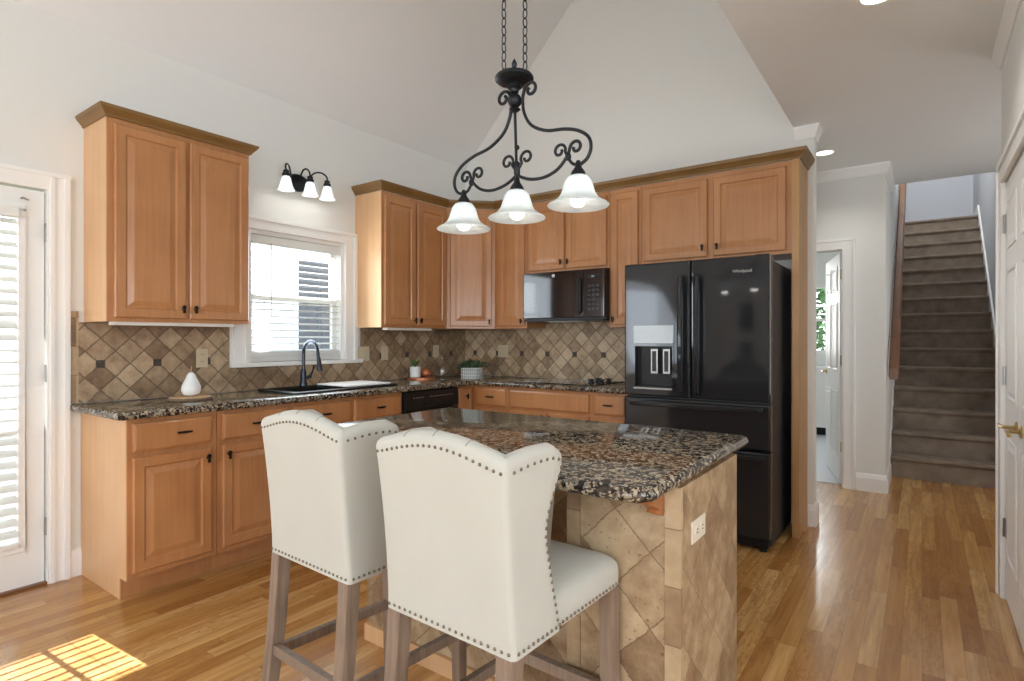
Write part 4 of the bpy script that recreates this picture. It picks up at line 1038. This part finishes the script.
def centre(sg):
    cur = scroll(.044, 1.953, .028, math.radians(215), 1.1, -1)
    return catmull([(sg * x, 0, Z(z) + .045 * sg * x) for x, z in [(.002, 1.895), (.006, 1.915)] + cur], 5)
for sg in (-1, 1):
    build('arm', MB().tube(arm(sg), .0062, 8), 'dark_iron', t, smooth=True)
    build('lower_arm', MB().tube(lower(sg), .0060, 8), 'dark_iron', t, smooth=True)
    build('scroll', MB().tube(small(sg), .0055, 8), 'dark_iron', t, smooth=True)
    build('scroll', MB().tube(centre(sg), .0055, 8), 'dark_iron', t, smooth=True)
    build('clamp', MB().sphere((sg * .222, 0, Z(1.914) + .01 * sg), .011, sz=1.4), 'dark_iron', t, smooth=True)
build('clamp', MB().lathe([(.009, 0), (.012, .006), (.012, .045), (.009, .05)], 0, 0, Z(1.895)), 'dark_iron', t, smooth=True)
for k, u in enumerate((-.262, 0, .262)):
    h = build('socket_cap', MB().lathe([(.006, .058), (.010, .05), (.012, .035), (.024, .018), (.028, .004), (.028, -.006)], u, 0, Z(1.833) + .045 * u), 'dark_iron', t, smooth=True)
    sp_ = [(.027, .0), (.036, -.004), (.047, -.020), (.054, -.042), (.060, -.062), (.070, -.078), (.088, -.091), (.104, -.099), (.108, -.103), (.106, -.106), (.086, -.095), (.068, -.082), (.056, -.064), (.050, -.042), (.043, -.021), (.032, -.007)]
    build('lamp_shade', MB().lathe(sp_, u, 0, Z(1.838) + .045 * u, n=40, cap0=False, cap1=False), 'frosted_glass', t, smooth=True, angle=80)
    build('bulb', MB().lathe([(.012, .0), (.013, -.03), (.022, -.055), (.028, -.075), (.026, -.092), (.016, -.104), (.002, -.108)], u, 0, Z(1.835) + .045 * u, n=20), 'bulb', t, smooth=True, angle=80)
    lp = light('chandelier_lamp', 'POINT', (u, 0, Z(1.745) + .045 * u), 1.3, (1, .93, .84), shadow_soft_size=.028); lp.parent = t
def chain(x):
    m = MB(); z = 2.262; k = 0; ztop_ = zt + (CX + x - XL) * SL - .03; Lk = .019
    while z < ztop_:
        pts = []
        for i in range(12):
            a = 2 * PI * i / 12; a1 = .0085 * math.cos(a); b1 = .0185 * math.sin(a)
            pts.append((x + (a1 if k % 2 else 0) + (a1 * .3 if not k % 2 else 0), (0 if k % 2 else a1), Z(z) + b1))
        m.tube(pts, .0022, 5, closed=True); z += .0325; k += 1
    build('chain', m, 'dark_iron', t)
chain(-.061); chain(.037)
zc = zt + (CX - XL) * SL
build('ceiling_canopy', MB().lathe([(.065, .10), (.065, -.01), (.05, -.03), (.02, -.04)], 0, 0, Z(zc) - .06, n=24), 'dark_iron', t, smooth=True)

# ------------------------------------------------------------------ wall sconce over the window
t = thing('wall_sconce', 'black three-light wall sconce above the window', 'wall light', (XL, 2.47, 2.422))
m = MB(); m.rings([[(d_, y * k_, z * k_) for y, z in [(.095 * math.cos(a) * (1 if abs(math.cos(a)) < .7 else .98), (.062 * math.sin(a))) for a in [2 * PI * i / 24 for i in range(24)]]] for d_, k_ in ((.001, 1), (.018, 1), (.024, .93), (.028, .6))])
build('backplate', m, 'dark_iron', t, smooth=True)
for y in (-.185, .005, .15):
    y0 = max(-.06, min(.06, y * .4))
    pts = [(.02, y0, .0), (.045, y0 + (y - y0) * .15, .045), (.075, y0 + (y - y0) * .4, .082), (.115, y0 + (y - y0) * .75, .085), (.148, y, .055), (.155, y, .02)]
    a_ = build('arm', MB().tube(catmull(pts, 5), .006, 8), 'dark_iron', t, smooth=True)
    build('socket_cap', MB().lathe([(.010, .03), (.020, .022), (.020, .006), (.026, .002), (.026, -.018), (.02, -.02)], .155, y, 0), 'dark_iron', t, smooth=True)
    build('lamp_shade', MB().lathe([(.024, -.018), (.030, -.03), (.036, -.055), (.044, -.085), (.058, -.112), (.056, -.113), (.042, -.087), (.034, -.056), (.028, -.032), (.02, -.02)], .155, y, 0, n=32, cap0=False, cap1=False), 'frosted_glass', t, smooth=True, angle=80)
    build('bulb', MB().lathe([(.010, -.018), (.014, -.04), (.022, -.06), (.022, -.075), (.012, -.09), (.002, -.093)], .155, y, 0, n=16), 'bulb', t, smooth=True, angle=80)
    lp = light('sconce_lamp', 'POINT', (.155, y, -.10), .55, (1, .95, .88), shadow_soft_size=.025); lp.parent = t

# ------------------------------------------------------------------ recessed lights
for i, (x, y, lab) in enumerate(((-.62, 5.05, 'recessed ceiling light in the hall beside the refrigerator wall'), (-.152, 2.87, 'recessed ceiling light cut by the top edge of the view'))):
    t = thing('recessed_light', lab, 'ceiling light', (x, y, CEIL), 0, 'recessed ceiling lights')
    build('trim_ring', MB().lathe([(.062, -.001), (.088, -.001), (.088, -.004), (.080, -.009), (.064, -.006)], n=36, cap0=False, cap1=False), 'white_plastic', t, smooth=True)
    build('lens', MB().lathe([(.063, -.002), (.063, -.004)], n=36), 'recessed_lens', t)
    lp = light('recessed_lamp', 'SPOT', (0, 0, -.03), 12, (1, .95, .88), shadow_soft_size=.05, spot_size=2.4, spot_blend=.6); lp.parent = t
